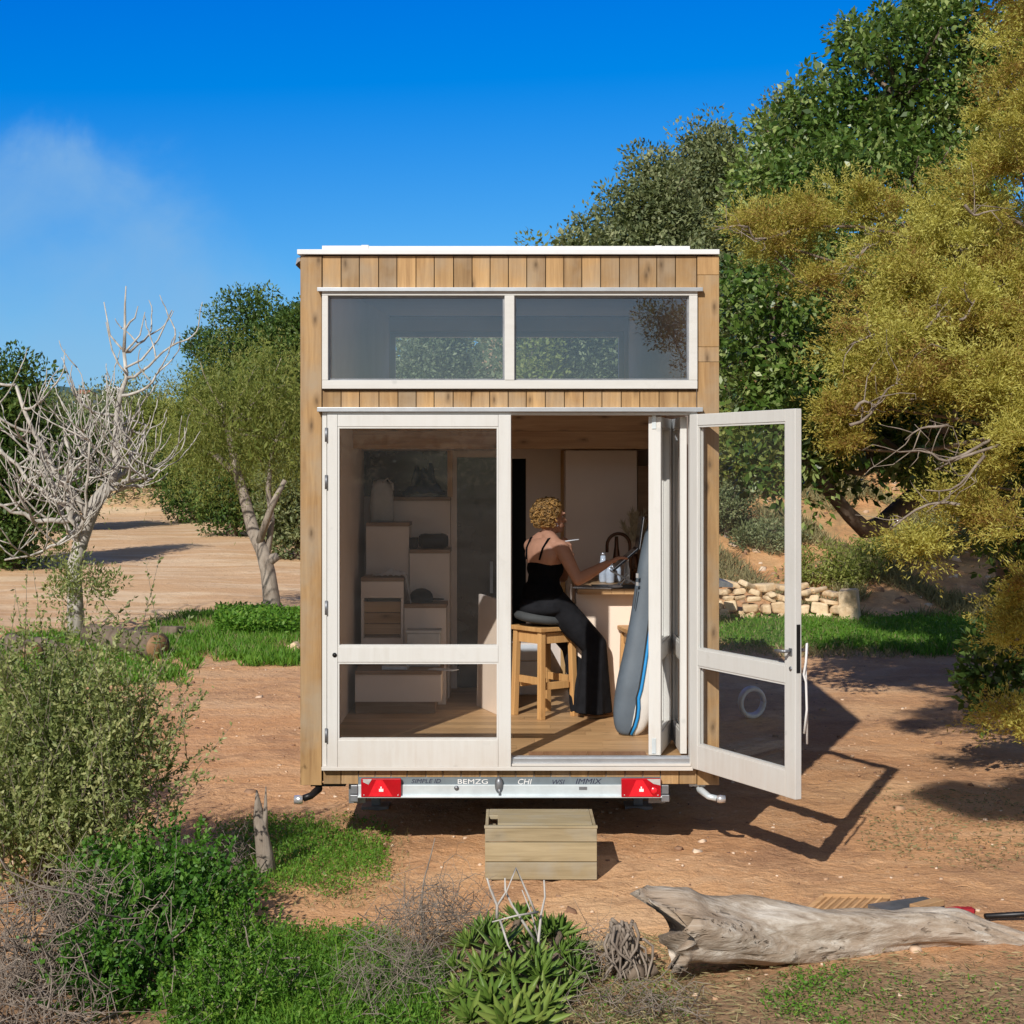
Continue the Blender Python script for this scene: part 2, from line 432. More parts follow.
M['flange'] = plain('painted_shade_flange', (.17, .205, .23), .5, .2, .15, 9.)  # steel coloured darker to stand for the shade under the cladding
L_['aloe'] = leafmat('succulent_leaf', [(.1, (.06, .13, .022)), (.5, (.125, .215, .036)), (.9, (.28, .34, .08))], .15, .42)
M['twig'] = bark('dry_twig', (.13, .10, .08), (.33, .275, .225), 20., .9, .3)
M['twigw'] = bark('bleached_twig', (.36, .33, .30), (.60, .56, .52), 14., .85, .3)
M['barkd'] = bark('brown_bark', (.09, .065, .045), (.22, .17, .13), 9.)
M['barkg'] = bark('grey_bark', (.17, .135, .105), (.40, .345, .29), 10.)
M['barkw'] = bark('pale_bark', (.20, .18, .155), (.60, .57, .52), 12.)
def log_mat():
    m, t = newmat('bleached_log')
    st_ = t.noise(t.coord((1.6, 34, 34)), 1.0, 7, .68, .35); bl = t.noise(t.coord((2.2, 5, 5)), 1.0, 5, .6, .6); cr = t.noise(t.coord((.55, 46, 46)), 1.0, 2, .5, .0); fi = t.noise(t.coord((9, 90, 90)), 1.0, 4, .7)
    c = t.ramp(st_, [(.30, (.23, .175, .13)), (.5, (.43, .36, .29)), (.70, (.66, .61, .54))])
    c = t.mix(t.ramp(bl, [(.42, 0), (.66, .75)]), c, (.34, .245, .17)); c = t.mix(t.ramp(bl, [(.26, .8), (.42, 0)]), c, (.68, .62, .55))
    k = t.ramp(cr, [(.30, 1), (.36, .6), (.42, 0)])
    k = t.math('MULTIPLY', k, t.ramp(t.noise(t.coord((2, 3, 3)), 1.0, 3, .5), [(.50, 0), (.60, 1)]))
    c = t.mix(t.math('MULTIPLY', k, .8), c, (.045, .03, .02))
    hgt_ = t.math('SUBTRACT', t.math('ADD', t.math('MULTIPLY', st_, .6), t.math('MULTIPLY', fi, .3)), t.math('MULTIPLY', k, .7))
    t.out(t.pbr(c, .85, normal=t.bump(hgt_, .9, .016), spec=.15)); return m
M['log'] = log_mat()
# ------------------------------------------------------------------ camera, sun, sky
cam_d = bpy.data.cameras.new('camera'); cam = bpy.data.objects.new('camera', cam_d); COL.objects.link(cam)
cam.location = (0, -D0, EYE); cam.rotation_euler = (R(90), 0, 0)
cam_d.sensor_width = 36; cam_d.lens = FL * 36 / 1024
cam_d.shift_x = (512 - CX) / 1024; cam_d.shift_y = -(512 - HZ) / 1024
cam_d.clip_start = .1; cam_d.clip_end = 4000
sc.camera = cam
sun_dir = Vector((.361, .932, -.667)).normalized()        # the way the light travels
sd = bpy.data.lights.new('sun', 'SUN'); so = bpy.data.objects.new('sun', sd); COL.objects.link(so)
sd.energy = 4.6; sd.angle = R(.53); sd.color = (1.0, .945, .86)
so.rotation_euler = sun_dir.to_track_quat('-Z', 'Y').to_euler()
so.location = (-8, -20, 18)
W = bpy.data.worlds.new('World'); sc.world = W; W.use_nodes = True
wt = NT(W)
sky = wt.n('ShaderNodeTexSky', sky_type='NISHITA'); sky.sun_disc = False
sky.sun_elevation = R(33.7); sky.sun_rotation = R(201.2); sky.altitude = 100; sky.air_density = 1.0; sky.dust_density = .6; sky.ozone_density = 2.2
tc = wt.n('ShaderNodeTexCoord').outputs['Generated']
sx = wt.n('ShaderNodeSeparateXYZ', {0: tc})
uu = wt.math('DIVIDE', sx.outputs[0], wt.math('MAXIMUM', sx.outputs[1], .05)); vv = wt.math('DIVIDE', sx.outputs[2], wt.math('MAXIMUM', sx.outputs[1], .05))
vec = wt.n('ShaderNodeCombineXYZ', {0: uu, 1: vv, 2: 0.0}).outputs[0]
n1 = wt.noise(vec, 9.0, 6, .55, .6); n2 = wt.noise(vec, 22.0, 5, .6, .3)
nn = wt.math('SUBTRACT', wt.math('ADD', wt.math('MULTIPLY', n1, .7), wt.math('MULTIPLY', n2, .3)), .5)
e1 = wt.math('ADD', wt.math('SUBTRACT', -.02, wt.math('ADD', uu, wt.math('MULTIPLY', vv, .84))), wt.math('MULTIPLY', nn, .16))
e2 = wt.math('ADD', wt.math('SUBTRACT', .222, vv), wt.math('MULTIPLY', nn, .12))
m1 = wt.n('ShaderNodeMapRange', {0: e1, 1: 0.0, 2: .10, 3: 0.0, 4: 1.0}, interpolation_type='SMOOTHSTEP').outputs[0]
m2 = wt.n('ShaderNodeMapRange', {0: e2, 1: 0.0, 2: .05, 3: 0.0, 4: 1.0}, interpolation_type='SMOOTHSTEP').outputs[0]
dens = wt.math('MULTIPLY', wt.math('MULTIPLY', m1, m2), wt.math('ADD', .42, wt.math('MULTIPLY', nn, 1.3)), clamp=True)
front = wt.math('GREATER_THAN', sx.outputs[1], .05)
dens = wt.math('MULTIPLY', dens, front)
# away from the sun the clear air is a much deeper blue
h1 = wt.n('ShaderNodeHueSaturation', {'Saturation': 1.0, 'Value': .76, 'Color': sky.outputs[0]}).outputs[0]
h2 = wt.n('ShaderNodeHueSaturation', {'Saturation': 1.28, 'Color': sky.outputs[0]}).outputs[0]
sp = wt.n('ShaderNodeSeparateColor', {0: h2})
dr = wt.math('MAXIMUM', wt.math('MULTIPLY', wt.math('SUBTRACT', sp.outputs[0], 1.45), .62), 0.0)
dg = wt.math('MAXIMUM', wt.math('SUBTRACT', wt.math('MULTIPLY', sp.outputs[1], .88), .62), 0.0)
db = wt.math('ADD', wt.math('MULTIPLY', sp.outputs[2], .62), 4.1)
deep = wt.n('ShaderNodeCombineColor', {0: dr, 1: dg, 2: db}).outputs[0]
wd = wt.n('ShaderNodeMapRange', {0: sx.outputs[1], 1: .35, 2: .85, 3: 0., 4: 1.}, interpolation_type='SMOOTHSTEP').outputs[0]
skyc = wt.mix(dens, wt.mix(wd, h1, deep), (2.5, 4.75, 7.6))
wt.n('ShaderNodeOutputWorld', {'Surface': wt.n('ShaderNodeBackground', {'Color': skyc, 'Strength': .10}).outputs[0]})
sc.view_settings.view_transform = 'Standard'; sc.view_settings.look = 'None'; sc.view_settings.exposure = 0; sc.view_settings.gamma = 1
sc.render.engine = 'CYCLES'
sc.cycles.max_bounces = 8; sc.cycles.transparent_max_bounces = 24; sc.cycles.diffuse_bounces = 3
sc.cycles.use_denoising = True

# ------------------------------------------------------------------ ground
def spaced(lo, hi, fine, flo, fhi, g=1.06):
    a = list(np.arange(flo, fhi, fine)); st = fine
    while a[-1] < hi: st *= g; a.append(a[-1] + st)
    st = fine; b = [flo]
    while b[-1] > lo: st *= g; b.append(b[-1] - st)
    return np.array(b[:0:-1] + a)
xs = spaced(-900, 900, .085, -8, 7); ys = spaced(-60, 1500, .085, -4.5, 9)
X, Y = np.meshgrid(xs, ys)
Z = hgt(X, Y)
nearw = np.exp(-(np.maximum(np.hypot(X, Y + 1) - 9, 0) / 4) ** 2)
Z = Z + rng.normal(size=Z.shape) * .006 * nearw
nx, ny = len(xs), len(ys)
idx = np.arange(nx * ny).reshape(ny, nx)
F = np.stack([idx[:-1, :-1], idx[:-1, 1:], idx[1:, 1:], idx[1:, :-1]], -1).reshape(-1, 4)
gm, t = newmat('red_earth')
co = t.coord()
big = t.noise(co, .42, 5, .6, .4); mid = t.noise(co, 2.1, 6, .65, .3); fin = t.noise(co, 16., 6, .7); gr = t.noise(co, 70., 3, .7)
strk = t.noise(t.coord((.35, 1.6, 1)), 1.0, 5, .6, .5); blot = t.noise(co, .95, 6, .7, .8)
col = t.ramp(big, [(.32, (.42, .195, .088)), (.5, (.56, .285, .132)), (.68, (.68, .41, .22))])
col = t.mix(t.ramp(strk, [(.48, 0), (.72, .6)]), col, (.68, .46, .29))
col = t.mix(t.ramp(mid, [(.52, 0), (.78, .6)]), col, (.30, .155, .085))
col = t.mix(t.ramp(fin, [(.56, 0), (.76, .7)]), col, (.74, .54, .36))
col = t.mix(t.ramp(fin, [(.24, .75), (.42, 0)]), col, (.24, .125, .07))
col = t.mix(t.ramp(blot, [(.50, 0), (.64, .7)]), col, (.26, .12, .065)); col = t.mix(t.ramp(blot, [(.30, .5), (.44, 0)]), col, (.66, .45, .29))
col = t.mix(.25, col, t.ramp(gr, [(.3, (.24, .13, .07)), (.7, (.85, .60, .40))]))
pos = t.n('ShaderNodeSeparateXYZ', {0: co})
# litter-dark verge in front of the log, paler sandy yard far left, greyer scrub soil up the slope
verge = t.n('ShaderNodeMapRange', {0: t.math('ADD', pos.outputs[1], t.math('MULTIPLY', mid, 1.3)), 1: -1.35, 2: -1.95, 3: 0., 4: .72}, interpolation_type='SMOOTHSTEP').outputs[0]
col = t.mix(verge, col, t.mix(mid, (.10, .075, .05), (.27, .175, .115)))
sand = t.n('ShaderNodeMapRange', {0: t.math('ADD', pos.outputs[1], t.math('MULTIPLY', big, 8.)), 1: 15.5, 2: 21., 3: 0., 4: .8}, interpolation_type='SMOOTHSTEP').outputs[0]
sand = t.math('MULTIPLY', sand, t.n('ShaderNodeMapRange', {0: pos.outputs[0], 1: -1.0, 2: -3.0, 3: 0., 4: 1.}).outputs[0])
sandc = t.mix(t.ramp(strk, [(.45, 0), (.6, 1)]), (.58, .38, .23), (.70, .53, .37))
col = t.mix(sand, col, sandc)
scrub = t.n('ShaderNodeMapRange', {0: t.math('ADD', pos.outputs[2], t.math('MULTIPLY', mid, .9)), 1: .75, 2: 1.5, 3: 0., 4: .8}, interpolation_type='SMOOTHSTEP').outputs[0]
scrub = t.math('MULTIPLY', scrub, t.ramp(t.noise(co, .8, 5, .65), [(.40, 0.1), (.60, 1)]))
scrub = t.math('MULTIPLY', scrub, t.n('ShaderNodeMapRange', {0: pos.outputs[0], 1: -3.0, 2: 0.0, 3: .3, 4: 1.}).outputs[0])
bank = t.n('ShaderNodeMapRange', {0: t.math('ADD', pos.outputs[2], t.math('MULTIPLY', mid, .5)), 1: .35, 2: .8, 3: 0., 4: .85}, interpolation_type='SMOOTHSTEP').outputs[0]
bank = t.math('MULTIPLY', bank, t.n('ShaderNodeMapRange', {0: pos.outputs[0], 1: -1.0, 2: 1.5, 3: 0., 4: 1.}).outputs[0])
col = t.mix(bank, col, t.ramp(t.noise(co, 1.6, 7, .72, .6), [(.33, (.22, .12, .065)), (.48, (.48, .235, .105)), (.62, (.66, .36, .18)), (.74, (.62, .47, .30))]))
col = t.mix(t.math('MULTIPLY', scrub, .75), col, (.25, .21, .11))
col = t.mix(1.0, col, (1.17, 1.17, 1.12), 'MULTIPLY')
trod = t.noise(t.coord((5.5, 7.5, 1)), 1.0, 5, .65, .7)
col = t.mix(t.ramp(trod, [(.58, 0), (.70, .45)]), col, (.26, .135, .075))
hh = t.math('ADD', t.math('MULTIPLY', trod, .7), 0.0)
hh = t.math('ADD', t.math('ADD', hh, t.math('MULTIPLY', mid, .5)), t.math('ADD', t.math('MULTIPLY', fin, .35), t.math('MULTIPLY', gr, .15)))
t.out(t.pbr(col, .95, normal=t.bump(hh, .85, .055), spec=.12))
ground = link_mesh('ground', mesh_np('ground', np.stack([X, Y, Z], -1).reshape(-1, 3), F, smooth=True), gm)
_props(ground, kind='structure')

# far hill behind the left-hand trees
def far_h(x, y):
    return 20 * np.exp(-((x + 118) / 34) ** 2 - ((y - 430) / 80) ** 2) + 8 * np.exp(-((x + 60) / 160) ** 2 - ((y - 470) / 90) ** 2)
hx, hy = np.meshgrid(np.linspace(-420, 140, 120), np.linspace(250, 660, 70))
hz = far_h(hx, hy) + rng.normal(size=hx.shape) * .7 - 1.5
fm, t = newmat('haze_tinted_hillside')
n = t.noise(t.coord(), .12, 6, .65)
t.out(t.pbr(t.ramp(n, [(.35, (.055, .11, .125)), (.65, (.10, .165, .165))]), .95, spec=.05))  # aerial haze is put into the base colour as blue-green
i2 = np.arange(hx.size).reshape(hx.shape)
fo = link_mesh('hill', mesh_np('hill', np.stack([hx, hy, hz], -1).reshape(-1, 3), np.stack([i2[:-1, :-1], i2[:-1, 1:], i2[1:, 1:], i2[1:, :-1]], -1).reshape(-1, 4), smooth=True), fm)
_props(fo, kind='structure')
# ------------------------------------------------------------------ the tiny house on its trailer
XL, XR = fx(301), fx(719)           # outer side faces
IL, IR = XL + .10, XR - .10         # inner faces
ZB = fz(785); ZF = .545; LEN = 6.0
def roof_z(y): return 3.565 + .052 * y
house = thing('tiny_house', 'cedar-clad tiny house on a trailer with open white glazed doors', 'tiny house', (0, 0, 0))

# side walls: vertical boards outside, pale lining inside
for side, xo, xi in (('l', XL, XL + .03), ('r', XR, XR - .03)):
    m = MB(); y = .035; sgn = 1 if side == 'l' else -1
    while y < LEN - .01:
        y1 = min(y + .115, LEN); x0, x1 = min(xo, xi), max(xo, xi)
        m.hexa([(x0,y,ZB),(x1,y,ZB),(x1,y1-.004,ZB),(x0,y1-.004,ZB),(x0,y,roof_z(y)-.02),(x1,y,roof_z(y)-.02),(x1,y1-.004,roof_z(y1)-.02),(x0,y1-.004,roof_z(y1)-.02)])
        y = y1
    m.build('side_wall', M['clad'], house)
    m = MB(); a, b = (XL + .032, IL) if side == 'l' else (IR, XR - .032)
    m.hexa([(a,.05,ZB),(b,.05,ZB),(b,LEN-.03,ZB),(a,LEN-.03,ZB),(a,.05,roof_z(0)-.1),(b,.05,roof_z(0)-.1),(b,LEN-.03,roof_z(LEN)-.1),(a,LEN-.03,roof_z(LEN)-.1)], .5)
    m.build('wall_lining', M['lining'], house)
# corner boards on the front (the right one is pieced)
m = MB(); m.box(XL, fx(322)-.002, -.006, .034, ZB, fz(256), .55); m.box(XL-.004, XL+.02, -.002, .034, ZB, fz(256), .3)
m.build('corner_board', M['clad'], house, bevel=.002)
m = MB(); zz = [ZB, fz(362), fz(347), fz(275), fz(256)]
for a, b, r in zip(zz[:-1], zz[1:], (.62, .75, .5, .9)): m.box(fx(697)+.002, XR, -.006, .034, a+.001, b-.001, r)
m.build('corner_board', M['clad'], house, bevel=.002)
# front cladding: three bands of short boards
def band(p0, p1, y0, y1, w, mat, ya=0., yb=.032):
    m = MB(); x = p0
    while x < p1 - 3:
        x1 = min(x + w * random.uniform(.96, 1.04), p1)
        if p1 - x1 < 6: x1 = p1
        m.box(fx(x)+.0022, fx(x1)-.0022, ya, yb, fz(y1), fz(y0)); x = x1
    return m.build('cladding', mat, house, bevel=.002)
band(322.3, 696.8, 256, 289, 18.7, M['clad']); band(322.3, 696.8, 391, 407.5, 18.7, M['clad'])
m = MB(); m.box(fx(322), fx(697), .033, .10, fz(391), fz(386), .1); m.box(fx(322), fx(697), .034, .10, fz(408), fz(389.5), .1); m.box(fx(322), fx(697), .034, .10, fz(290), fz(256), .1)
m.build('backing_board', M['tread'], house)
m = MB()
for a, b, lo in ((323, 341, 784), (341, 358.5, 784), (358.5, 375, 777), (375, 391, 777), (391, 407, 777), (407, 426, 777), (426, 443, 777), (443, 461, 777), (461, 480, 777), (480, 498, 777), (498, 516, 777), (516, 534, 777), (534, 551, 777), (551, 570, 777), (570, 588, 777), (588, 606, 777), (606, 625, 777), (625, 643, 777), (643, 660.5, 777), (660.5, 679, 784), (679, 697, 784)):
    m.box(fx(a)+.0022, fx(b)-.0022, 0, .032, fz(lo), fz(769.5))
m.build('cladding', M['clad'], house, bevel=.002)
# flashings
m = MB(); m.box(fx(318), fx(702), -.05, .03, fz(291), fz(288.3), .5); m.box(fx(318), fx(702), -.052, -.046, fz(292.2), fz(288.3), .5); m.build('flashing', M['alu'], house, bevel=.002)
m = MB(); m.box(fx(318), fx(702), -.05, .03, fz(411), fz(407.6), .5); m.box(fx(318), fx(702), -.052, -.046, fz(412), fz(407.6), .5); m.build('flashing', M['alu'], house, bevel=.002)
# roof
m = MB(); o = .06
m.hexa([(XL-.02,-.03,roof_z(0)-.012),(XR,-.03,roof_z(0)-.012),(XR,LEN+o,roof_z(LEN)-.012),(XL-.02,LEN+o,roof_z(LEN)-.012),(XL-.02,-.03,roof_z(0)+.018),(XR,-.03,roof_z(0)+.018),(XR,LEN+o,roof_z(LEN)+.018),(XL-.02,LEN+o,roof_z(LEN)+.018)], .5)
roof = m.build('roof', M['roofwhite'], house, bevel=.003)
m = MB(); m.box(fx(322), fx(362), .0, .03, roof_z(0)+.02, fz(245.6), .5); m.box(fx(362)-.004, fx(368)+.004, -.004, .03, roof_z(0)+.02, fz(245), .4); m.box(fx(366), fx(655), .0, .03, roof_z(0)+.02, fz(246), .5)
m.box(fx(655), fx(662), -.004, .03, roof_z(0)+.02, fz(245.5), .4); m.box(fx(662), fx(690), .0, .03, roof_z(0)+.02, fz(246), .5)
m.build('roof_rail', M['roofwhite'], roof, bevel=.002)
m = MB(); m.prism([(fx(295.5), fz(265)), (fx(297), fz(258)), (fx(301), fz(257)), (fx(301), fz(260.5)), (fx(298), fz(262))], .0, LEN)
m.build('gutter', M['galv_d'], roof)
m = MB()
m.hexa([(IL,.1,roof_z(0)-.13),(IR,.1,roof_z(0)-.13),(IR,LEN-.1,roof_z(LEN)-.13),(IL,LEN-.1,roof_z(LEN)-.13),(IL,.1,roof_z(0)-.015),(IR,.1,roof_z(0)-.015),(IR,LEN-.1,roof_z(LEN)-.015),(IL,LEN-.1,roof_z(LEN)-.015)], .5)
m.build('ceiling', M['lining'], house)
# rear wall with its high window
rx0, rx1, rz0, rz1 = -1.125, 1.125, 2.72, 3.60
m = MB()
for a, b, c, d in ((XL, XR, ZB, rz0), (XL, rx0, rz0, rz1), (rx1, XR, rz0, rz1), (XL, XR, rz1, roof_z(LEN)-.02)): m.box(a, b, LEN, LEN+.03, c, d, .5)
m.build('rear_wall', M['clad'], house)
m = MB()
for a, b, c, d in ((IL, IR, ZB, rz0), (IL, rx0, rz0, rz1), (rx1, IR, rz0, rz1), (IL, IR, rz1, roof_z(LEN)-.14)): m.box(a, b, LEN-.10, LEN-.002, c, d, .5)
m.build('wall_lining', M['lining'], house)
m = MB()
for a, b, c, d in ((rx0+.001, rx1-.001, rz0+.001, rz0+.05), (rx0+.001, rx1-.001, rz1-.05, rz1-.001), (rx0+.001, rx0+.05, rz0+.05, rz1-.05), (rx1-.05, rx1-.001, rz0+.05, rz1-.05), (-.03, .05, rz0+.05, rz1-.05)): m.box(a, b, LEN-.06, LEN+.02, c, d)
rw = m.build('rear_window', M['white_h'], house)
m = MB(); m.box(rx0+.05, -.03, LEN-.02, LEN-.014, rz0+.05, rz1-.05); m.box(.05, rx1-.05, LEN-.02, LEN-.014, rz0+.05, rz1-.05)
m.each('pane', M['glass'], rw)

# high front window
a0, a1, b0, b1 = fx(322.5), fx(697), fz(389), fz(291.5)
m = MB(); ya, yb = -.03, .07
m.box(a0, a1, ya, yb, b0, fz(380.5), .4); m.box(a0, a1, ya, yb, fz(296), b1, .6)
m.box(a0, fx(328.6), ya, yb, fz(380.5)+.0005, fz(296)-.0005, .5); m.box(fx(688.6), a1, ya, yb, fz(380.5)+.0005, fz(296)-.0005, .7); m.box(fx(504.6), fx(514.4), ya-.003, yb, fz(380.5)+.0005, fz(296)-.0005, .3)
lw = m.build('loft_window', M['white_h'], house, bevel=.003)
for q0, q1 in ((328.6, 504.6), (514.4, 688.6)):
    m = MB(); c0, c1, d0, d1 = fx(q0), fx(q1), fz(380.5), fz(296); w = .011
    m.box(c0, c1, .0, .02, d0, d0+w); m.box(c0, c1, .0, .02, d1-w, d1); m.box(c0, c0+w, .0, .02, d0+w, d1-w); m.box(c1-w, c1, .0, .02, d0+w, d1-w)
    m.build('glazing_bead', M['galv_d'], lw)
    m = MB(); m.box(c0+.004, c1-.004, .022, .028, d0+.004, d1-.004); m.build('pane', M['loftglass'], lw)

# doorway frame and threshold
m = MB()
m.box(fx(322.5), fx(327), -.02, .10, fz(768), fz(412.3), .4); m.box(fx(690), fx(697), -.02, .10, fz(768), fz(412.3), .6)
m.box(fx(327)+.0005, fx(690)-.0005, -.018, .10, fz(415), fz(412.3), .5)
fr = m.build('door_frame', M['white'], house, bevel=.002)
m = MB(); m.box(fx(322.5), fx(692), -.055, .02, fz(769), fz(765.3), .4); m.box(fx(511.8), fx(690), -.05, -.02, fz(765)+.0005, fz(762.5), .5); m.build('sill', M['white_h'], fr, bevel=.002)
m = MB(); m.box(fx(327)+.001, fx(690)-.001, -.0185, .08, fz(765), .552, .5)
for yy in (.0, .025, .05): m.box(fx(512), fx(690)-.003, yy-.004, yy+.004, .552, .558, .5)
m.build('track', M['alu'], fr)

def leaf(nm, Mx, w, t, st=(.075, .075), z=(.507, .668, 1.128, 1.222, 2.527, 2.598), extra=None):
    """a glazed door leaf in its own frame: x along the leaf, y through it"""
    m = MB(); m.M = Mx
    m.box(0, st[0], 0, t, z[0], z[5]); m.box(w-st[1], w, 0, t, z[0], z[5])
    for a, b in ((z[0], z[1]), (z[2], z[3]), (z[4], z[5])): m.box(st[0]+.0006, w-st[1]-.0006, .001, t-.001, a+.0005, b-.0005)
    o = m.build(nm, M['white'], house, bevel=.003)
    m = MB(); m.M = Mx; q = .010
    for a, b in ((z[1], z[2]), (z[3], z[4])):
        for y0_, y1_ in ((t*.12, t*.36), (t*.64, t*.88)):
            m.box(st[0]+.001, w-st[1]-.001, y0_, y1_, a, a+q); m.box(st[0]+.001, w-st[1]-.001, y0_, y1_, b-q, b)
            m.box(st[0]+.001, st[0]+q, y0_, y1_, a+q, b-q); m.box(w-st[1]-q, w-st[1]-.001, y0_, y1_, a+q, b-q)
    m.build('glazing_bead', M['white'], o)
    for a, b in ((z[1], z[2]), (z[3], z[4])):
        m = MB(); m.M = Mx; m.box(st[0]+.003, w-st[1]-.003, t*.45, t*.55, a+.003, b-.003); m.build('pane', M['glass'], o)
    return o
def pose(ox, oy, ux, uy):
    u = Vector((ux, uy, 0)).normalized()
    return Matrix(((u.x, -u.y, 0, ox), (u.y, u.x, 0, oy), (0, 0, 1, 0), (0, 0, 0, 1)))
Lm = pose(fx(328), -.05, 1, 0)
left = leaf('door_leaf', Lm, fx(511)-fx(328), .044, (.062, .075)); left['label'] = 'closed door leaf'
m = MB(); m.M = Lm
for z in (fz(435), fz(482), fz(607), fz(734)): m.tube([(-.004, -.006, z-.042), (-.004, -.006, z+.042)], .009, 8)
m.each('hinge', M['galv_d'], left)
m = MB(); m.M = Lm; m.lathe([(.014, -.004), (.012, .0)], (.045, 0, fz(654)), 14, axis='Y'); m.build('keyhole', M['black'], left)
Om = pose(1.085, -.028, .4366, -.8996)
opn = leaf('door_leaf', Om, 1.055, .042, (.085, .092), (.50, .645, 1.115, 1.212, 2.532, 2.600)); opn['label'] = 'door leaf swung open outwards'
m = MB(); m.M = Om
m.box(1.005, 1.03, -.006, -.0005, 1.27, 1.31, .5); m.tube([(1.017, -.004, 1.295), (1.017, -.05, 1.295)], .009, 8); m.tube([(1.017, -.045, 1.295), (.94, -.048, 1.293)], .009, 8)
m.build('handle', M['galv_d'], opn)
m = MB(); m.M = Om; m.tube([(1.017, .044, 1.295), (1.017, .09, 1.295), (.94, .092, 1.293)], .009, 8); m.build('handle', M['galv_d'], opn)
m = MB(); m.M = Om; m.lathe([(.012, -.004), (.012, .0)], (1.017, -.0008, 1.20), 12, axis='Y'); m.build('keyhole', M['galv_d'], opn)
m = MB(); m.M = Om; m.box(1.0555, 1.058, .009, .032, 1.18, 1.44, .5); m.build('lock_plate', M['blackm'], opn)
m = MB(); m.M = Om; pts = [(1.10, .035, 1.295 - .0 + dz) for dz in (.045, -.05, -.12, -.16)] + [(1.104, .03, .99), (1.10, .035, .86)]
m.tube([(1.017, .09, 1.30), (1.07, .07, 1.335)] + [Vector(p_) + Vector((.006*math.sin(i_*2.1), .008*math.cos(i_*1.7), 0)) for i_, p_ in enumerate(pts)], .0065, 7, .5); m.tube([(1.07, .07, 1.33), (1.088, .045, 1.20), (1.092, .05, 1.02), (1.08, .06, .80)], .006, 6, .5)
m.build('cord', M['paper'], opn)
# folding pair stacked inside on the right
Am = pose(.920, .03, .22, .975); Bm = pose(1.082, .085, .0, 1)
zf = (.562, .69, 1.128, 1.222, 2.527, 2.590)
fa = leaf('folding_leaf', Am, .56, .074, (.055, .055), zf); fb = leaf('folding_leaf', Bm, .53, .04, (.055, .055), zf)
m = MB(); m.M = Am
for z in (fz(421), fz(747)): m.box(-.006, -.0005, .028, .052, z-.045, z+.045)
m.each('bolt', M['galv'], fa)

# floor, wall partition, loft
m = MB(); y = .081
while y < LEN - .11:
    y1 = min(y + .135, LEN - .10); x = IL
    while x < IR - .01:
        x1 = min(x + random.uniform(.9, 2.2), IR)
        if IR - x1 < .3: x1 = IR
        m.box(x, x1 - .0015, y, y1 - .002, ZB + .02, ZF); x = x1
    y = y1
m.build('floor', M['oak'], house)
m = MB()
for k in range(8): m.box(fx(529)+k*.0895, fx(529)+(k+1)*.0895-.004, .085, .235, ZF+.0005, ZF+.006)
m.build('doormat', M['deck'], house)
m = MB(); m.box(IL, IR, 2.22, 2.27, 2.425, 2.555, .2); m.box(IL, IR, 2.222, 2.27, 2.557, 2.70, .7); m.build('loft_beam', M['pine'], house, bevel=.003)
m = MB(); m.box(IL, IR, 2.272, LEN-.10, 2.58, 2.68, .5); m.build('loft_floor', M['pine'], house)
PY = 3.15                                   # partition across the house
def wx(px, Yd): return (px - CX) * (Yd + D0) / FL
m = MB(); m.box(wx(503, PY), wx(512, PY), PY, PY+.06, ZF+.001, 2.579, .5); m.box(wx(526, PY), IR, PY, PY+.06, ZF+.001, 2.579, .5); m.box(IL, wx(503, PY), PY, PY+.06, 2.40, 2.579, .5); m.box(IL, wx(450, PY), PY+.001, PY+.06, ZF, 2.40, .5)
m.box(wx(512, PY), wx(526, PY), PY, PY+.06, 2.36, 2.579, .5)
m.build('partition', M['joinery'], house)
m = MB(); m.box(wx(450, PY), wx(503, PY), PY+.02, PY+.03, ZF+.002, 2.40, .5); bd = m.build('bathroom_door', M['bathglass'], house)
m = MB(); m.box(wx(451, PY), wx(457, PY), PY-.02, PY-.001, ZF+.002, 2.42, .5); m.box(wx(457, PY), wx(503, PY), PY-.02, PY-.001, 2.37, 2.42, .5); m.build('door_casing', M['joinery'], bd)
m = MB(); m.box(wx(490, PY), wx(493, PY), PY-.045, PY-.03, 1.30, 1.55, .5); m.bar((wx(491.5,PY), PY-.03, 1.32), (wx(491.5,PY), PY+.02, 1.32), .012, .012); m.build('handle', M['galv_d'], bd)
m = MB(); m.box(wx(511, PY), wx(527, PY), PY+.5, PY+.52, ZF, 2.5, .5); m.build('doorway_dark_sheet', M['black'], house)  # black sheet behind the slot stands in for the doorway's darkness
m = MB(); m.box(wx(560.5, PY), wx(565, PY), PY-.03, PY-.001, ZF+.001, 2.425, .3); m.build('wall_trim', M['pine_v'], house)
m = MB(); m.box(wx(565.5, 2.75), wx(637, 2.75), 2.75, PY-.001, 1.46, 2.42, .5); m.build('tall_cupboard', M['joinery'], house, bevel=.002)
m = MB(); m.box(wx(637.5, 2.78), IR-.001, 2.78, PY-.002, 1.46, 2.30, .5); m.build('wall_cupboard', M['tread'], house)
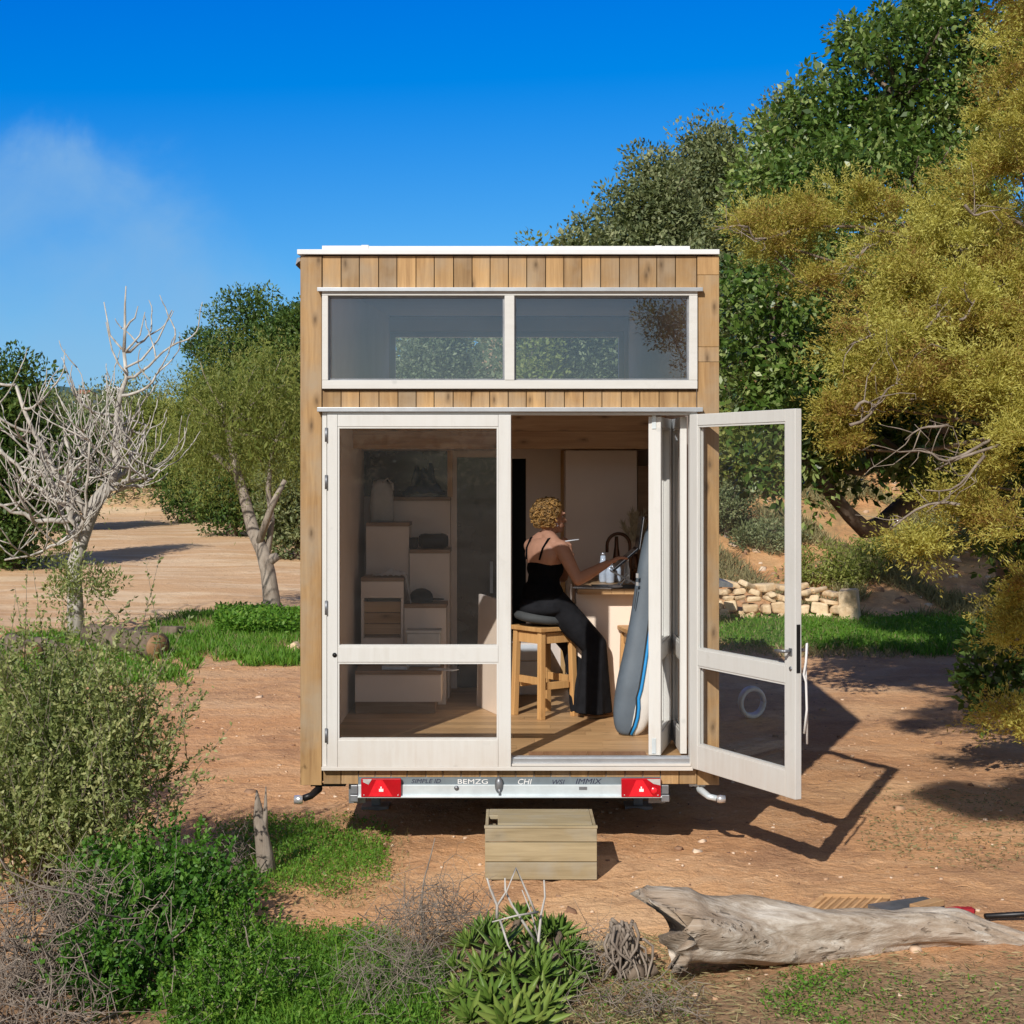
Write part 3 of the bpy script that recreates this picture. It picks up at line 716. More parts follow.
# staircase of alternating storage steps on the left
def step(nm_x0, nm_x1, ytop, yb, Dp, yfront_bottom, deep, tw):
    x0, x1 = wx(nm_x0, Dp), wx(nm_x1, Dp); zt = EYE - (ytop - HZ) * (Dp + D0) / FL
    return x0, x1, zt
stairs_b = MB(); treads = MB()
def cab(p0, p1, ytop, Yd, Yend, zbot=ZF, hollow=None):
    D = Yd + D0; x0 = max(wx(p0, Yd), IL + .001); x1 = wx(p1, Yd); zt = EYE - (ytop - HZ) * D / FL
    th = .028
    treads.box(x0, x1 + .004, Yd - .015, Yend, zt - th, zt)
    if hollow is None: stairs_b.box(x0, x1, Yd, Yend, zbot, zt - th - .0005, .5)
    else:
        h0, h1 = [EYE - (v - HZ) * D / FL for v in hollow]   # top, bottom of the niche
        stairs_b.box(x0, x1, Yd, Yend, h0, zt - th - .0005, .5); stairs_b.box(x0, x1, Yd, Yend, zbot, h1, .5)
        stairs_b.box(x0, x0 + .02, Yd, Yend, h1 + .0005, h0 - .0005, .5); stairs_b.box(x1 - .02, x1, Yd, Yend, h1 + .0005, h0 - .0005, .5); stairs_b.box(x0 + .0205, x1 - .0205, Yend - .02, Yend, h1 + .0005, h0 - .0005, .5)
    return x0, x1, zt
pl = cab(355, 441, 670.5, 1.80, 2.25, .63); treads.box(pl[0], pl[1]-.04, 1.83, 2.249, ZF+.001, .629)
niche = cab(361, 403.5, 577.5, 2.25, 2.62, hollow=(598, 638))
rst = cab(404.2, 446, 604, 2.26, 2.58)
lst = cab(366, 409, 522.5, 2.625, 3.0)
rs2 = cab(409.5, 449.5, 549.5, 2.59, 2.95)
rs3 = cab(392, 450, 497, 2.955, PY - .002)
st = stairs_b.build('staircase', M['joinery'], house, bevel=.002)
treads.each('tread', M['tread'], st, bevel=.002)
m = MB(); m.box(wx(447.5, 2.94), wx(452.5, 2.94), 2.952, 2.99, rs3[2], 2.424, .4); m.build('post', M['pine_v'], st)
m = MB(); m.box(IL+.002, wx(447, 3.1), PY-.03, PY-.003, rs3[2]+.001, 2.42, .5); m.build('niche_back', M['bathglass'], st)
# kitchen counter on the right
cz = 1.440; cx0 = wx(577.5, 1.62)
m = MB(); xx = cx0; k = 0
while xx < IR - .01:
    x1 = min(xx + random.choice((.085, .16, .24)), IR - .001); m.box(xx, x1 - .001, 1.62, 2.74, cz - .036, cz); xx = x1
ct = m.build('counter', M['oak'], house, bevel=.0015)
m = MB(); m.box(wx(576, 1.75), IR-.002, 1.75, 1.775, ZF+.001, cz-.037, .5); m.box(wx(576, 1.75), wx(576, 1.75)+.025, 1.776, 2.74, ZF+.001, cz-.037, .5); m.build('counter_panel', M['joinery'], ct)
fb0 = Vector((wx(630, 2.35), 2.35, cz))
m = MB(); rr = .085; pts = [fb0 + Vector((0, 0, h)) for h in (0, .1, .2, .27)] + [fb0 + Vector((-rr + rr*math.cos(a), 0, .27 + rr*1.05*math.sin(a))) for a in np.linspace(.2, math.pi, 11)] + [fb0 + Vector((-2*rr, 0, .22))]
m.tube(pts, .0125, 10); m.lathe([(.026, 0), (.024, .015), (.015, .03)], fb0, 14); m.tube([fb0+Vector((0,0,.08)), fb0+Vector((.05,0,.10))], .008, 6)
m.build('tap', M['copper'], ct)
# trailer: rear beam with printing, lamps, jacks, wheels
m = MB(); bx0, bx1 = fx(358), fx(662)
m.box(bx0, bx1, -.03, .02, fz(797), fz(797)+.0118, .6); m.box(bx0, bx1, -.008, .0035, fz(796), fz(784.6), .7)
beam = m.build('trailer_beam', M['galv'], house, bevel=.002)
m = MB(); m.box(bx0, bx1, .004, .02, fz(797)+.012, fz(774), .5); m.build('flange', M['flange'], beam)
m = MB()
for q in (-.9, .9): m.box(q-.05, q+.05, .06, LEN-.05, ZB-.12, ZB+.015)
for yy in (.3, 1.5, 2.2, 3.9, 5.4): m.box(-.845, .845, yy, yy+.06, ZB-.08, ZB-.01)
m.box(XL+.02, XR-.02, .04, LEN-.02, ZB+.0155, ZB+.0195)
m.build('chassis', M['galv_d'], house)
def text(s, px, py, h, mat, parent, sh=0.0, wide=1.0):
    c = bpy.data.curves.new('printing', 'FONT'); c.body = s; c.size = h; c.extrude = .0004; c.shear = sh; c.resolution_u = 3
    o = bpy.data.objects.new('tmp', c); COL.objects.link(o); bpy.context.view_layer.update()
    me = bpy.data.meshes.new_from_object(o.evaluated_get(bpy.context.evaluated_depsgraph_get())); bpy.data.objects.remove(o)
    me.transform(Matrix.Translation((fx(px), .0032, fz(py))) @ Matrix.Rotation(R(90), 4, 'X') @ Matrix.Diagonal((wide, 1, 1, 1)))
    me.materials.clear(); q = link_mesh('printing', me, mat, parent); q.location = (0, 0, 0); return q
text('SIMPLE ID', 411, 783.2, .036, M['ink'], beam, .25, 1.15); text('BEMZG', 457, 783.9, .040, M['inkw'], beam, 0, 1.45)
text('CHI', 517, 784.4, .046, M['inkw'], beam, .2, 1.1); text('WSI', 551, 784.4, .04, M['ink'], beam, .3, 1.1); text('IMMIX', 575, 784, .046, M['ink'], beam, .25, 1.2)
m = MB(); m.lathe([(.012, -.008), (.034, .0), (.03, .012)], (fx(499), -.012, fz(784.5)), 18, axis='Y', squash=(.75, 1.5)); m.tube([(fx(499), -.012, fz(788)), (fx(500), -.012, fz(795))], .008, 6); m.build('catch', M['galv_d'], beam)
m = MB(); m.lathe([(.014, -.006), (.014, 0)], (fx(456.5), -.0095, fz(787.5)), 12, axis='Y'); m.box(fx(579), fx(587), -.0105, -.0085, fz(789.5), fz(786.5)); m.each('bolt', M['galv_d'], beam)
def lamp(p0, p1, flip):
    x0, x1, z0, z1 = fx(p0), fx(p1), fz(796.3), fz(777.6)
    m = MB(); m.box(x0, x1, -.034, -.009, z0, z1, .5); o = m.build('tail_light', M['red'], house, bevel=.005)
    m = MB(); c = (x0+x1)/2 + (.0 if flip else -.0); m.prism([(c-.075, z0+.006), (c+.07, z0+.006), (c+.01, z1-.008), (c-.03, z1-.008)], -.0375, -.0345); m.build('reflector', M['redlight'], o)
    m = MB(); s = -1 if flip else 1; ce = x1-.06 if flip else x0+.06
    if flip:
        m.prism([(x1-.085, z1-.002), (x1-.004, z1-.002), (x1-.004, z1-.04), (x1-.045, z1-.03)], -.0365, -.0345)
    else:
        m.prism([(x0+.012, z1-.002), (x0+.065, z1-.002), (x0+.045, z1-.035), (x0+.012, z1-.02)], -.0365, -.0345)
    m.build('lens', M['lensgrey'], o)
    if flip:
        m = MB(); m.lathe([(.018, -.005), (.022, 0)], (x1-.042, -.0348, (z0+z1)/2-.015), 16, axis='Y'); m.build('lens', M['redlight'], o)
    m = MB(); m.box(c+.0-.012, c+.014, -.0395, -.038, z0+.035, z0+.052); m.box(c-.004, c+.004, -.0395, -.038, z0+.053, z0+.065); m.build('mark', M['inkw'], o)
    m = MB()
    for xx in (x0+.018, x1-.018): m.lathe([(.004, -.003), (.004, 0)], (xx, -.0345, z0+.014), 8, axis='Y')
    m.each('screw', M['silver'], o)
lamp(361.5, 401.5, False); lamp(621, 660.5, True)
for a, b, ang in ((351, 358, 1), (661.5, 668.5, -1)):
    m = MB(); m.box(fx(a), fx(b), -.02, .05, fz(793.5), fz(784.6)); m.box(fx(a)-.003, fx(b)+.003, -.03, .04, fz(801), fz(794)); m.build('bracket', M['galv_d'], house, bevel=.004)
m = MB(); m.tube([(fx(317), .10, fz(786.5)), (fx(318), .03, fz(790)), (fx(312), -.05, fz(794)), (fx(305), -.07, fz(796))], [.022, .024, .021, .02], 10); m.box(fx(310), fx(345), .03, .08, fz(787.4), fz(785.2)); j = m.build('corner_jack', M['blackm'], house)
m = MB(); m.lathe([(.024, -.03), (.027, 0), (.024, .02)], (fx(301), -.075, fz(797)), 12, axis='X'); m.build('cap', M['silver'], j)
m = MB(); m.tube([(fx(699), .10, fz(786.5)), (fx(701), .03, fz(791)), (fx(708), -.05, fz(795)), (fx(715), -.07, fz(796))], [.018, .022, .019, .018], 10); m.box(fx(690), fx(706), .03, .08, fz(787.4), fz(785.2)); j = m.build('corner_jack', M['galv'], house)
m = MB(); m.lathe([(.02, -.02), (.025, 0), (.022, .03)], (fx(718.5), -.075, fz(796.5)), 12, axis='X'); m.build('cap', M['silver'], j)
for wxp in (-.72, .72):
    for wy in (2.7, 3.45):
        g0 = gz(wxp, wy); m = MB(); prof = [(.10, -.07), (.165, -.075), (.19, -.05), (.19, .05), (.165, .075), (.10, .07)]
        m.lathe(prof, (wxp, wy, g0+.188), 28, axis='X'); o = m.build('wheel', M['rubber'], house)
        m = MB(); m.lathe([(.05, -.04), (.098, -.066), (.098, .066), (.05, .04)], (wxp, wy, g0+.188), 20, axis='X'); m.build('rim', M['galv'], o)
for q in (-.88, .88):
    for yy in (1.2, 5.5): 
        m = MB(); m.box(q-.03, q+.03, yy, yy+.06, gz(q, yy)-.01, ZB-.121); m.box(q-.09, q+.09, yy-.06, yy+.12, gz(q, yy)-.01, gz(q, yy)+.02); m.build('prop', M['galv_d'], house)
# ------------------------------------------------------------------ things inside the house
def stool(name, label, cx, cy, rot, h=.635, w=.34, top=.40):
    root = thing(name, label, 'stool', (cx, cy, ZF), 'wooden bar stools')
    Mx = Matrix.Translation((cx, cy, ZF)) @ Matrix.Rotation(R(rot), 4, 'Z')
    m = MB(); m.M = Mx; m.box(-top/2, top/2, -top/2, top/2, h-.032, h); m.build('seat', M['pine_v'], root, bevel=.006)
    a = w/2; s = .021
    for sx_ in (-1, 1):
        for sy_ in (-1, 1):
            m = MB(); m.M = Mx; x, y = sx_*(a-.01), sy_*(a-.01); xb, yb = sx_*(a+.005), sy_*(a+.005)
            m.hexa([(xb-s,yb-s,0),(xb+s,yb-s,0),(xb+s,yb+s,0),(xb-s,yb+s,0),(x-s,y-s,h-.0325),(x+s,y-s,h-.0325),(x+s,y+s,h-.0325),(x-s,y+s,h-.0325)]); m.build('leg', M['pine_v'], root, bevel=.003)
    for z, t in ((h-.115, .075), (.20, .05)):
        for k in range(4):
            m = MB(); m.M = Mx @ Matrix.Rotation(R(90*k), 4, 'Z'); z2 = z + (.035 if k % 2 and z < .4 else 0)
            m.box(-a+.036, a-.036, a-.024, a-.002, z2, z2+t); m.build('rail', M['pine_v'], root, bevel=.002)
    return root
stool('bar_stool', 'square wooden bar stool the woman sits on, topped with a grey cushion', .262, 1.74, 38, w=.29, top=.345)
stool('bar_stool', 'wooden bar stool half hidden behind the blue and grey board bag', 1.0, 1.56, 8)
# cushion: squashed disc, tilted
Mx = Matrix.Translation((.235, 1.72, ZF+.637)) @ Matrix.Rotation(R(7), 4, 'Y')
m = MB(); m.M = Mx; m.lathe([(.03, .016), (.15, .0185), (.185, .03), (.195, .055), (.18, .08), (.12, .095), (.03, .098)], (0, 0, 0), 36)
m.single('cushion', M['cushion'], 'round dark grey cushion on the stool under the woman', 'cushion', (.245, 1.67, ZF+.637))

# board bag leaning behind the folded leaves
def bag():
    b0 = Vector((.795, .87, ZF+.002)); root = thing('board_bag', 'tall grey padded board bag with blue piping leaning in the doorway', 'board bag', b0)
    prof = [(.0, .05), (.02, .085), (.06, .11), (.15, .135), (.30, .145), (.42, .142), (.6, .125), (.85, .115), (1.1, .11), (1.3, .095), (1.45, .065), (1.52, .02)]
    lean = lambda h: (.255 * (h / 1.5) ** 1.15 + .02 * math.sin(h * 3), .17 * h / 1.5)
    n = 28; vs = []; fs = []
    for h, w in prof:
        dx, dy = lean(h)
        for k in range(n):
            a = 2 * math.pi * k / n; c, s_ = math.cos(a), math.sin(a)
            x = math.copysign(abs(c) ** .75, c) * w; y = math.copysign(abs(s_) ** .8, s_) * w * .55
            vs.append(b0 + Vector((dx + x, dy + y, h)))
    for i in range(len(prof)-1):
        for k in range(n): fs.append((i*n+k, i*n+(k+1) % n, (i+1)*n+(k+1) % n, (i+1)*n+k))
    fs += [tuple(range(n-1, -1, -1)), tuple(range((len(prof)-1)*n, len(prof)*n))]
    m = MB(); white = [f for f in fs if len(f) == 4 and ((f[0] % n) in (21, 22, 23, 24, 25, 26, 27, 0, 1, 2)) and f[0] // n < 7]
    # the pale side panel is the right-hand third below the zip
    wset = set(white); m.add(vs, [f for f in fs if f not in wset], .5, True); o = m.build('bag_body', M['bag'], root)
    sub = o.modifiers.new('sub', 'SUBSURF'); sub.levels = sub.render_levels = 1
    ids = sorted({i for f in white for i in f}); rm = {a: i for i, a in enumerate(ids)}
    m = MB(); m.add([vs[i] for i in ids], [[rm[i] for i in f] for f in white], .5, True); o2 = m.build('side_panel', M['bagw'], root); sub = o2.modifiers.new('sub', 'SUBSURF'); sub.levels = sub.render_levels = 1
    pts = []
    for h in np.linspace(.01, 1.02, 18):
        w = np.interp(h, [p[0] for p in prof], [p[1] for p in prof]); dx, dy = lean(h); a = 2*math.pi*(21.25 + (.35*math.sin(h*14) if h < .3 else 0))/n
        c, s_ = math.cos(a), math.sin(a)
        pts.append(b0 + Vector((dx + math.copysign(abs(c) ** .75, c)*w, dy + math.copysign(abs(s_) ** .8, s_)*w*.55 - .006, h)))
    m = MB(); m.tube(pts, .011, 8, .5); m.build('piping', M['zip'], root)
    m = MB(); m.tube([p + Vector((-.014, -.001, 0)) for p in pts], .006, 6, .5); m.build('zip', M['black'], root)
    m = MB(); q = b0 + Vector((.055, .02, 1.02)); 
    for dz, hh in ((0, .03), (-.05, .022)): m.box(q.x-.01, q.x+.006, q.y-.0, q.y+.004, q.z+dz, q.z+dz+hh)
    m.build('zip_puller', M['silver'], root)
    m = MB(); m.bar(q+Vector((-.002, .004, -.07)), q+Vector((-.02, .0, -.2)), .006, .004); m.build('strap', M['black'], root)
bag()

# on the counter
ck = cz + .001
def onct(px, Yd): return Vector((wx(px, Yd), Yd, ck))
lp = onct(625, 1.95)
r_ = thing('laptop_stand', 'folding silver laptop stand with crossed legs on the counter', 'stand', lp)
m = MB()
for dy in (-.09, .09):
    m.bar(lp+Vector((-.10, dy, .105)), lp+Vector((.10, dy, .004)), .008, .008); m.bar(lp+Vector((-.045, dy, .004)), lp+Vector((.02, dy, .085)), .008, .008)
m.bar(lp+Vector((-.10, -.1, .105)), lp+Vector((-.10, .1, .105)), .008, .008); m.bar(lp+Vector((.10, -.1, .004)), lp+Vector((.10, .1, .004)), .008, .008)
m.build('frame', M['silver'], r_)
lb = lp + Vector((-.085, 0, .115)); r_ = thing('laptop', 'open dark laptop raised on a silver stand in front of the woman', 'laptop', lb)
m = MB(); a = Vector((-.01, 0, 0)); b = Vector((.17, 0, .155)); m.bar(lb+a, lb+b, .30, .016); m.build('keyboard_base', M['screen'], r_, bevel=.002)
m = MB(); m.bar(lb+b, lb+b+Vector((.03, 0, .225)), .30, .010, up=(1, 0, 0)); m.build('lid', M['screen'], r_, bevel=.002)
m = MB(); m.bar(lb+b+Vector((.008, 0, .0)), lb+b+Vector((.038, 0, .225)), .298, .004, up=(1, 0, 0)); m.build('lid_cover', M['silver'], r_)
kb = onct(594, 1.70); r_ = thing('keyboard', 'flat silver keyboard near the counter edge by her elbow', 'keyboard', kb)
Mk = Matrix.Translation(kb) @ Matrix.Rotation(R(-18), 4, 'Z')
m = MB(); m.M = Mk; m.box(-.14, .14, -.055, .055, 0, .009); m.build('case', M['silver'], r_, bevel=.002)
m = MB(); m.M = Mk
for i in range(13):
    for j in range(5): m.box(-.135+i*.0208, -.118+i*.0208, -.05+j*.02, -.034+j*.02, .0095, .012)
m.build('keys', M['galv_d'], r_)
mp = onct(615, 1.70); m = MB(); m.ball(mp+Vector((0, 0, .012)), (.055, .03, .012), 18, 8); m.single('computer_mouse', M['smallwhite'], 'low white computer mouse beside the keyboard', 'mouse', mp)
mp = onct(612, 1.86); m = MB(); m.box(mp.x-.14, mp.x+.20, 1.68, 2.05, ck-.0005, ck+.002); m.single('desk_mat', M['black'], 'black desk mat under the mouse and laptop stand', 'mat', mp)
for px, Yd, h, rad, lab in ((603, 2.30, .20, .030, 'tall glass carafe in front of the tap'), (610, 2.22, .13, .034, 'squat glass tumbler left of the laptop'), (618, 2.34, .15, .024, 'narrow glass bottle under the laptop'), (627, 2.18, .16, .022, 'slim pale bottle right of the laptop stand')):
    q = onct(px, Yd); root = thing('jar' if rad > .03 else 'bottle', lab, 'glassware', q)
    m = MB(); m.lathe([(rad*.85, 0), (rad, .01), (rad, h*.62), (rad*.7, h*.8), (rad*.6, h)], q, 18); m.build('body', M['jar'], root)
    m = MB(); m.lathe([(rad*.66, h), (rad*.66, h+.022)], q, 14); m.build('lid', M['silver'], root)
q = onct(616.5, 2.40); m = MB(); m.lathe([(.032, 0), (.034, .01), (.028, .17), (.016, .26), (.013, .33), (.015, .335)], q, 20); m.single('dark_bottle', M['copper'], 'tall brown bottle standing below the curved tap', 'bottle', q)
q = onct(634, 2.52); r_ = thing('vase', 'brown glass vase holding dry pampas plumes behind the tap', 'vase', q)
m = MB(); m.lathe([(.03, 0), (.045, .02), (.05, .1), (.03, .17), (.028, .2)], q, 18); m.build('vessel', M['copper'], r_)
lv = Leaves()
for k in range(11):
    a = rng.uniform(-.09, .09); b = rng.uniform(-.06, .06); p0 = np.array(q) + [0, 0, .18]; p1 = np.array(q) + [a, b, rng.uniform(.40, .52)]
    tt = rng.uniform(.35, 1, 90); pp = p0 + (p1 - p0) * tt[:, None]
    lv.add(pp, (p1 - p0) / .5 * 1.2 + rng.normal(size=(90, 3)) * .28, .06, .006, rng.random(90))
    lv.add(np.repeat(p0[None], 1, 0), (p1 - p0)[None], .4, .004, np.array([.5]))
lv.build('plume', M['pampas'], r_)
# on the stairs
q = Vector((wx(382, 2.8), 2.80, lst[2]+.001)); r_ = thing('tote_bag', 'pale canvas tote bag standing on the upper left stair', 'bag', q)
m = MB(); vs = []; n = 24; pr = [(0, .088, .06), (.02, .09, .065), (.12, .09, .07), (.2, .086, .06), (.27, .078, .045), (.305, .07, .03)]
for z, a, b in pr:
    for k in range(n):
        t_ = 2*math.pi*k/n; c, s_ = math.cos(t_), math.sin(t_)
        w_ = 1 + .05*math.sin(5*t_+z*30)
        vs.append(q + Vector((math.copysign(abs(c)**.6, c)*a*w_, math.copysign(abs(s_)**.7, s_)*b*w_, z + (.02*math.sin(3*t_) if z > .25 else 0))))
m.add(vs, [(i*n+k, i*n+(k+1)%n, (i+1)*n+(k+1)%n, (i+1)*n+k) for i in range(len(pr)-1) for k in range(n)] + [tuple(range(n-1,-1,-1)), tuple(range((len(pr)-1)*n, len(pr)*n))], .5, True)
m.build('sack', M['canvas'], r_)
m = MB(); m.tube([q+Vector((.0, -.03, .29)), q+Vector((.045, -.05, .335)), q+Vector((.085, -.06, .29)), q+Vector((.09, -.062, .24))], .008, 6); m.build('handle', M['canvas'], r_)
q = Vector((wx(433.5, 2.72), 2.72, rs2[2]+.001)); r_ = thing('speaker', 'black oval portable speaker on the middle right stair', 'speaker', q)
m = MB(); m.lathe([(.02, -.105), (.05, -.10), (.058, -.07), (.055, 0), (.058, .07), (.05, .10), (.02, .105)], q+Vector((0, 0, .058)), 22, axis='X'); m.build('case', M['black'], r_)
m = MB()
for s_ in (-1, 1): m.lathe([(.04, 0), (.045, s_*.008), (.02, s_*.012)], q+Vector((s_*.101, 0, .058)), 18, axis='X')
m.each('end_cap', M['blackm'], r_)
q = Vector((wx(413.5, 2.68), 2.68, rs2[2]+.001)); r_ = thing('mug', 'small black mug beside the portable speaker', 'mug', q)
m = MB(); m.lathe([(.03, 0), (.036, .01), (.038, .085), (.034, .085), (.03, .02)], q, 18); m.build('cup', M['black'], r_)
m = MB(); m.tube([q+Vector((-.036, 0, .07)), q+Vector((-.06, 0, .06)), q+Vector((-.06, 0, .035)), q+Vector((-.036, 0, .025))], .005, 6); m.build('handle', M['black'], r_)
q = Vector((wx(424, 2.42), 2.42, rst[2]+.001)); r_ = thing('cap', 'dark peaked cap lying on the lower right stair', 'cap', q)
m = MB(); m.ball(q+Vector((-.02, 0, .03)), (.09, .09, .075), 18, 8); m.build('crown', M['felt'], r_)
m = MB(); m.prism([(q.x+.03, q.y-.07), (q.x+.11, q.y-.06), (q.x+.15, q.y), (q.x+.11, q.y+.06), (q.x+.03, q.y+.07)], q.z+.018, q.z+.026, plane='XY'); m.build('peak', M['felt'], r_)
q = Vector((wx(390, 2.42), 2.42, niche[2]+.001))
def sheet(name, mat, label, cat, c, w, d, hump, drop=0, seed=1):
    rs = np.random.default_rng(seed); n_ = 22; u = np.linspace(-.5, .5, n_); A, B = np.meshgrid(u, u)
    Zs = hump * (np.exp(-(A**2+B**2)*9) * (1+.5*np.sin(A*17+seed)*np.cos(B*13)) ) + .01*np.abs(np.sin(A*23+B*7+seed)) + .004
    if drop: Zs = np.where(A > .3, Zs - (A-.3)*drop, Zs)
    ii = np.arange(n_*n_).reshape(n_, n_)
    me = mesh_np(name, np.stack([A*w, B*d, Zs], -1).reshape(-1, 3), np.stack([ii[:-1, :-1], ii[:-1, 1:], ii[1:, 1:], ii[1:, :-1]], -1).reshape(-1, 4), smooth=True)
    o = link_mesh(name, me, mat, None, c); _props(o, label, cat); return o
sheet('paper_bag', M['paper'], 'crumpled white paper lying on the lower left stair', 'paper', q + Vector((.03, -.05, .0)), .30, .2, .035, 1.5, 3)
sheet('jumper', M['navy'], 'dark blue jumper bundled in the niche at the top of the stairs', 'clothing', Vector((wx(424, 3.04), 3.03, rs3[2]+.002)), .34, .14, .22, 0, 5)
q = Vector((wx(383, 2.36), 2.36, EYE-(638-HZ)*(2.25+D0)/FL+.001)); r_ = thing('wooden_crate', 'small brown wooden box inside the stair niche', 'box', q)
m = MB(); 
for k in range(3): m.box(q.x-.138, q.x+.135, q.y-.06, q.y-.045, q.z+.02+k*.082, q.z+.098+k*.082)
m.build('front', M['pine'], r_, bevel=.002)
m = MB(); m.box(q.x-.138, q.x+.135, q.y-.044, q.y+.2, q.z, q.z+.015); m.box(q.x-.138, q.x-.126, q.y-.044, q.y+.2, q.z+.016, q.z+.26); m.box(q.x+.123, q.x+.135, q.y-.044, q.y+.2, q.z+.016, q.z+.26); m.build('case', M['tread'], r_)
q = Vector((wx(424, 2.1), 2.10, pl[2]+.001)); r_ = thing('storage_box', 'pale grey storage box on the bottom stair platform', 'box', q)
m = MB(); m.box(q.x-.12, q.x+.12, q.y-.09, q.y+.09, q.z, q.z+.24); m.build('tub', M['canvas'], r_, bevel=.008)
m = MB(); m.box(q.x-.126, q.x+.126, q.y-.096, q.y+.096, q.z+.241, q.z+.262); m.build('lid', M['canvas'], r_, bevel=.004)
q = Vector((wx(394, 1.95), 1.90, pl[2]+.001)); m = MB()
m.hexa([(q.x-.08,q.y-.06,q.z),(q.x+.10,q.y-.07,q.z),(q.x+.11,q.y+.05,q.z),(q.x-.07,q.y+.06,q.z),(q.x-.08,q.y-.06,q.z+.025),(q.x+.10,q.y-.07,q.z+.025),(q.x+.11,q.y+.05,q.z+.025),(q.x-.07,q.y+.06,q.z+.025)])
m.single('notebook', M['jar'], 'pale blue notebook lying flat on the bottom stair platform', 'book', q, bevel=.003)
q = Vector((wx(448, 1.9), 1.86, pl[2]+.002)); m = MB(); m.bar(q+Vector((-.12, .03, .0)), q+Vector((.06, -.06, .0)), .09, .004); m.single('paper_sheet', M['paper'], 'loose white sheet hanging over the platform corner', 'paper', q)
q = Vector((wx(487, 2.3), 2.1, ZF+.001)); m = MB()
m.hexa([(wx(476.5,2.2),2.2,ZF+.001),(wx(498,1.7),1.72,ZF+.001),(wx(498,1.7)+.02,1.74,ZF+.001),(wx(476.5,2.2)+.02,2.22,ZF+.001),(wx(478.5,2.2),2.2,EYE-(594-HZ)*11.9/FL),(wx(499,1.7),1.72,EYE-(600-HZ)*11.42/FL),(wx(499,1.7)+.02,1.74,EYE-(600-HZ)*11.42/FL),(wx(478.5,2.2)+.02,2.22,EYE-(594-HZ)*11.9/FL)])
m.single('loose_board', M['joinery'], 'plain cream board standing on the floor behind the closed door leaf', 'board', (wx(487,2), 1.95, ZF), bevel=.002)
q = Vector((wx(524, 2.75), 2.75, ZF+.001)); r_ = thing('drawer_unit', 'low cream drawer unit seen between the stool legs', 'drawers', q)
m = MB(); m.box(wx(500, 2.75), wx(546, 2.75), 2.75, 3.1, ZF+.001, ZF+.40); m.build('carcass', M['joinery'], r_)
for a, b in ((.01, .13), (.14, .26), (.27, .39)):
    m = MB(); m.box(wx(501, 2.75), wx(545, 2.75), 2.732, 2.749, ZF+a, ZF+b); m.build('drawer_front', M['smallwhite'], r_, bevel=.003)
# ------------------------------------------------------------------ the woman
def fuse(name, builder, mat, parent, voxel=.006, smooth=6, fac=.5, disp=None):
    """one continuous surface from overlapping limbs: voxel remesh + smoothing, baked to a plain mesh"""
    me = builder.mesh('tmp', Vector((0, 0, 0))); o = bpy.data.objects.new('tmp', me); COL.objects.link(o)
    a = o.modifiers.new('r', 'REMESH'); a.mode = 'VOXEL'; a.voxel_size = voxel; a.use_smooth_shade = True
    if smooth:
        b = o.modifiers.new('s', 'SMOOTH'); b.iterations = smooth; b.factor = fac
    bpy.context.view_layer.update()
    m2 = bpy.data.meshes.new_from_object(o.evaluated_get(bpy.context.evaluated_depsgraph_get())); bpy.data.objects.remove(o)
    m2.transform(Matrix.Translation(-ORG[parent.name])); m2.materials.clear()
    m2.polygons.foreach_set('use_smooth', np.ones(len(m2.polygons), bool))
    return link_mesh(name, m2, mat, parent)
def limb(m, pts, rad, n=14, sub=5):
    """a tapering limb with rounded joints, smooth along its length"""
    for p, r in zip(pts, rad): m.ball(p, r * .995, 14, 10)
    for i in range(len(pts) - 1):
        m.tube([pts[i].lerp(pts[i+1], t/sub) for t in range(sub+1)], [rad[i] + (rad[i+1]-rad[i])*t/sub for t in range(sub+1)], n)
WB = Vector((.250, 1.70, ZF)); WF = Vector((.80, .60, 0)); WR = Vector((.60, -.80, 0))
def w(f, r, z): return WB + WF * f + WR * r + Vector((0, 0, z))
woman = thing('person', 'woman with short curly hair and black camisole sitting at the counter', 'person', WB)
def ell(m, c, rf, rr, rz, tilt=0):
    """ellipsoid in her own frame"""
    k = len(m.v); m.ball((0, 0, 0), 1.0, 20, 14)
    rot = Matrix.Rotation(tilt, 3, WR)
    for i in range(k, len(m.v)):
        p = m.v[i]; m.v[i] = c + rot @ (WF * p.x * rf + WR * p.y * rr + Vector((0, 0, p.z * rz)))
headc = w(.085, -.005, 1.385)
hf = Vector((.90, .44, 0)).normalized(); hr = Vector((hf.y, -hf.x, 0))       # the head turns towards the screen
def h(f, r, z): return headc + hf * f + hr * r + Vector((0, 0, z))
def hell(m, c, rf, rr, rz):
    k = len(m.v); m.ball((0, 0, 0), 1.0, 20, 14)
    for i in range(k, len(m.v)):
        p = m.v[i]; m.v[i] = c + hf * p.x * rf + hr * p.y * rr + Vector((0, 0, p.z * rz))
b = MB()
ell(b, w(0, 0, .80), .115, .165, .10); ell(b, w(.01, 0, .93), .085, .125, .13); ell(b, w(.02, 0, 1.08), .10, .148, .15); ell(b, w(.03, 0, 1.17), .085, .16, .085)
limb(b, [w(.02, .06, 1.20), w(.03, .165, 1.185)], [.062, .056]); limb(b, [w(.02, -.06, 1.20), w(.03, -.165, 1.185)], [.062, .056])
limb(b, [w(.03, 0, 1.18), w(.045, 0, 1.25), headc + Vector((-.015, 0, -.06))], [.062, .048, .052])
limb(b, [w(.02, -.12, 1.205), w(.03, -.05, 1.245), w(.04, 0, 1.27)], [.05, .05, .045]); limb(b, [w(.02, .12, 1.205), w(.03, .05, 1.245), w(.04, 0, 1.27)], [.05, .05, .045]); ell(b, w(-.01, 0, 1.13), .075, .165, .12)
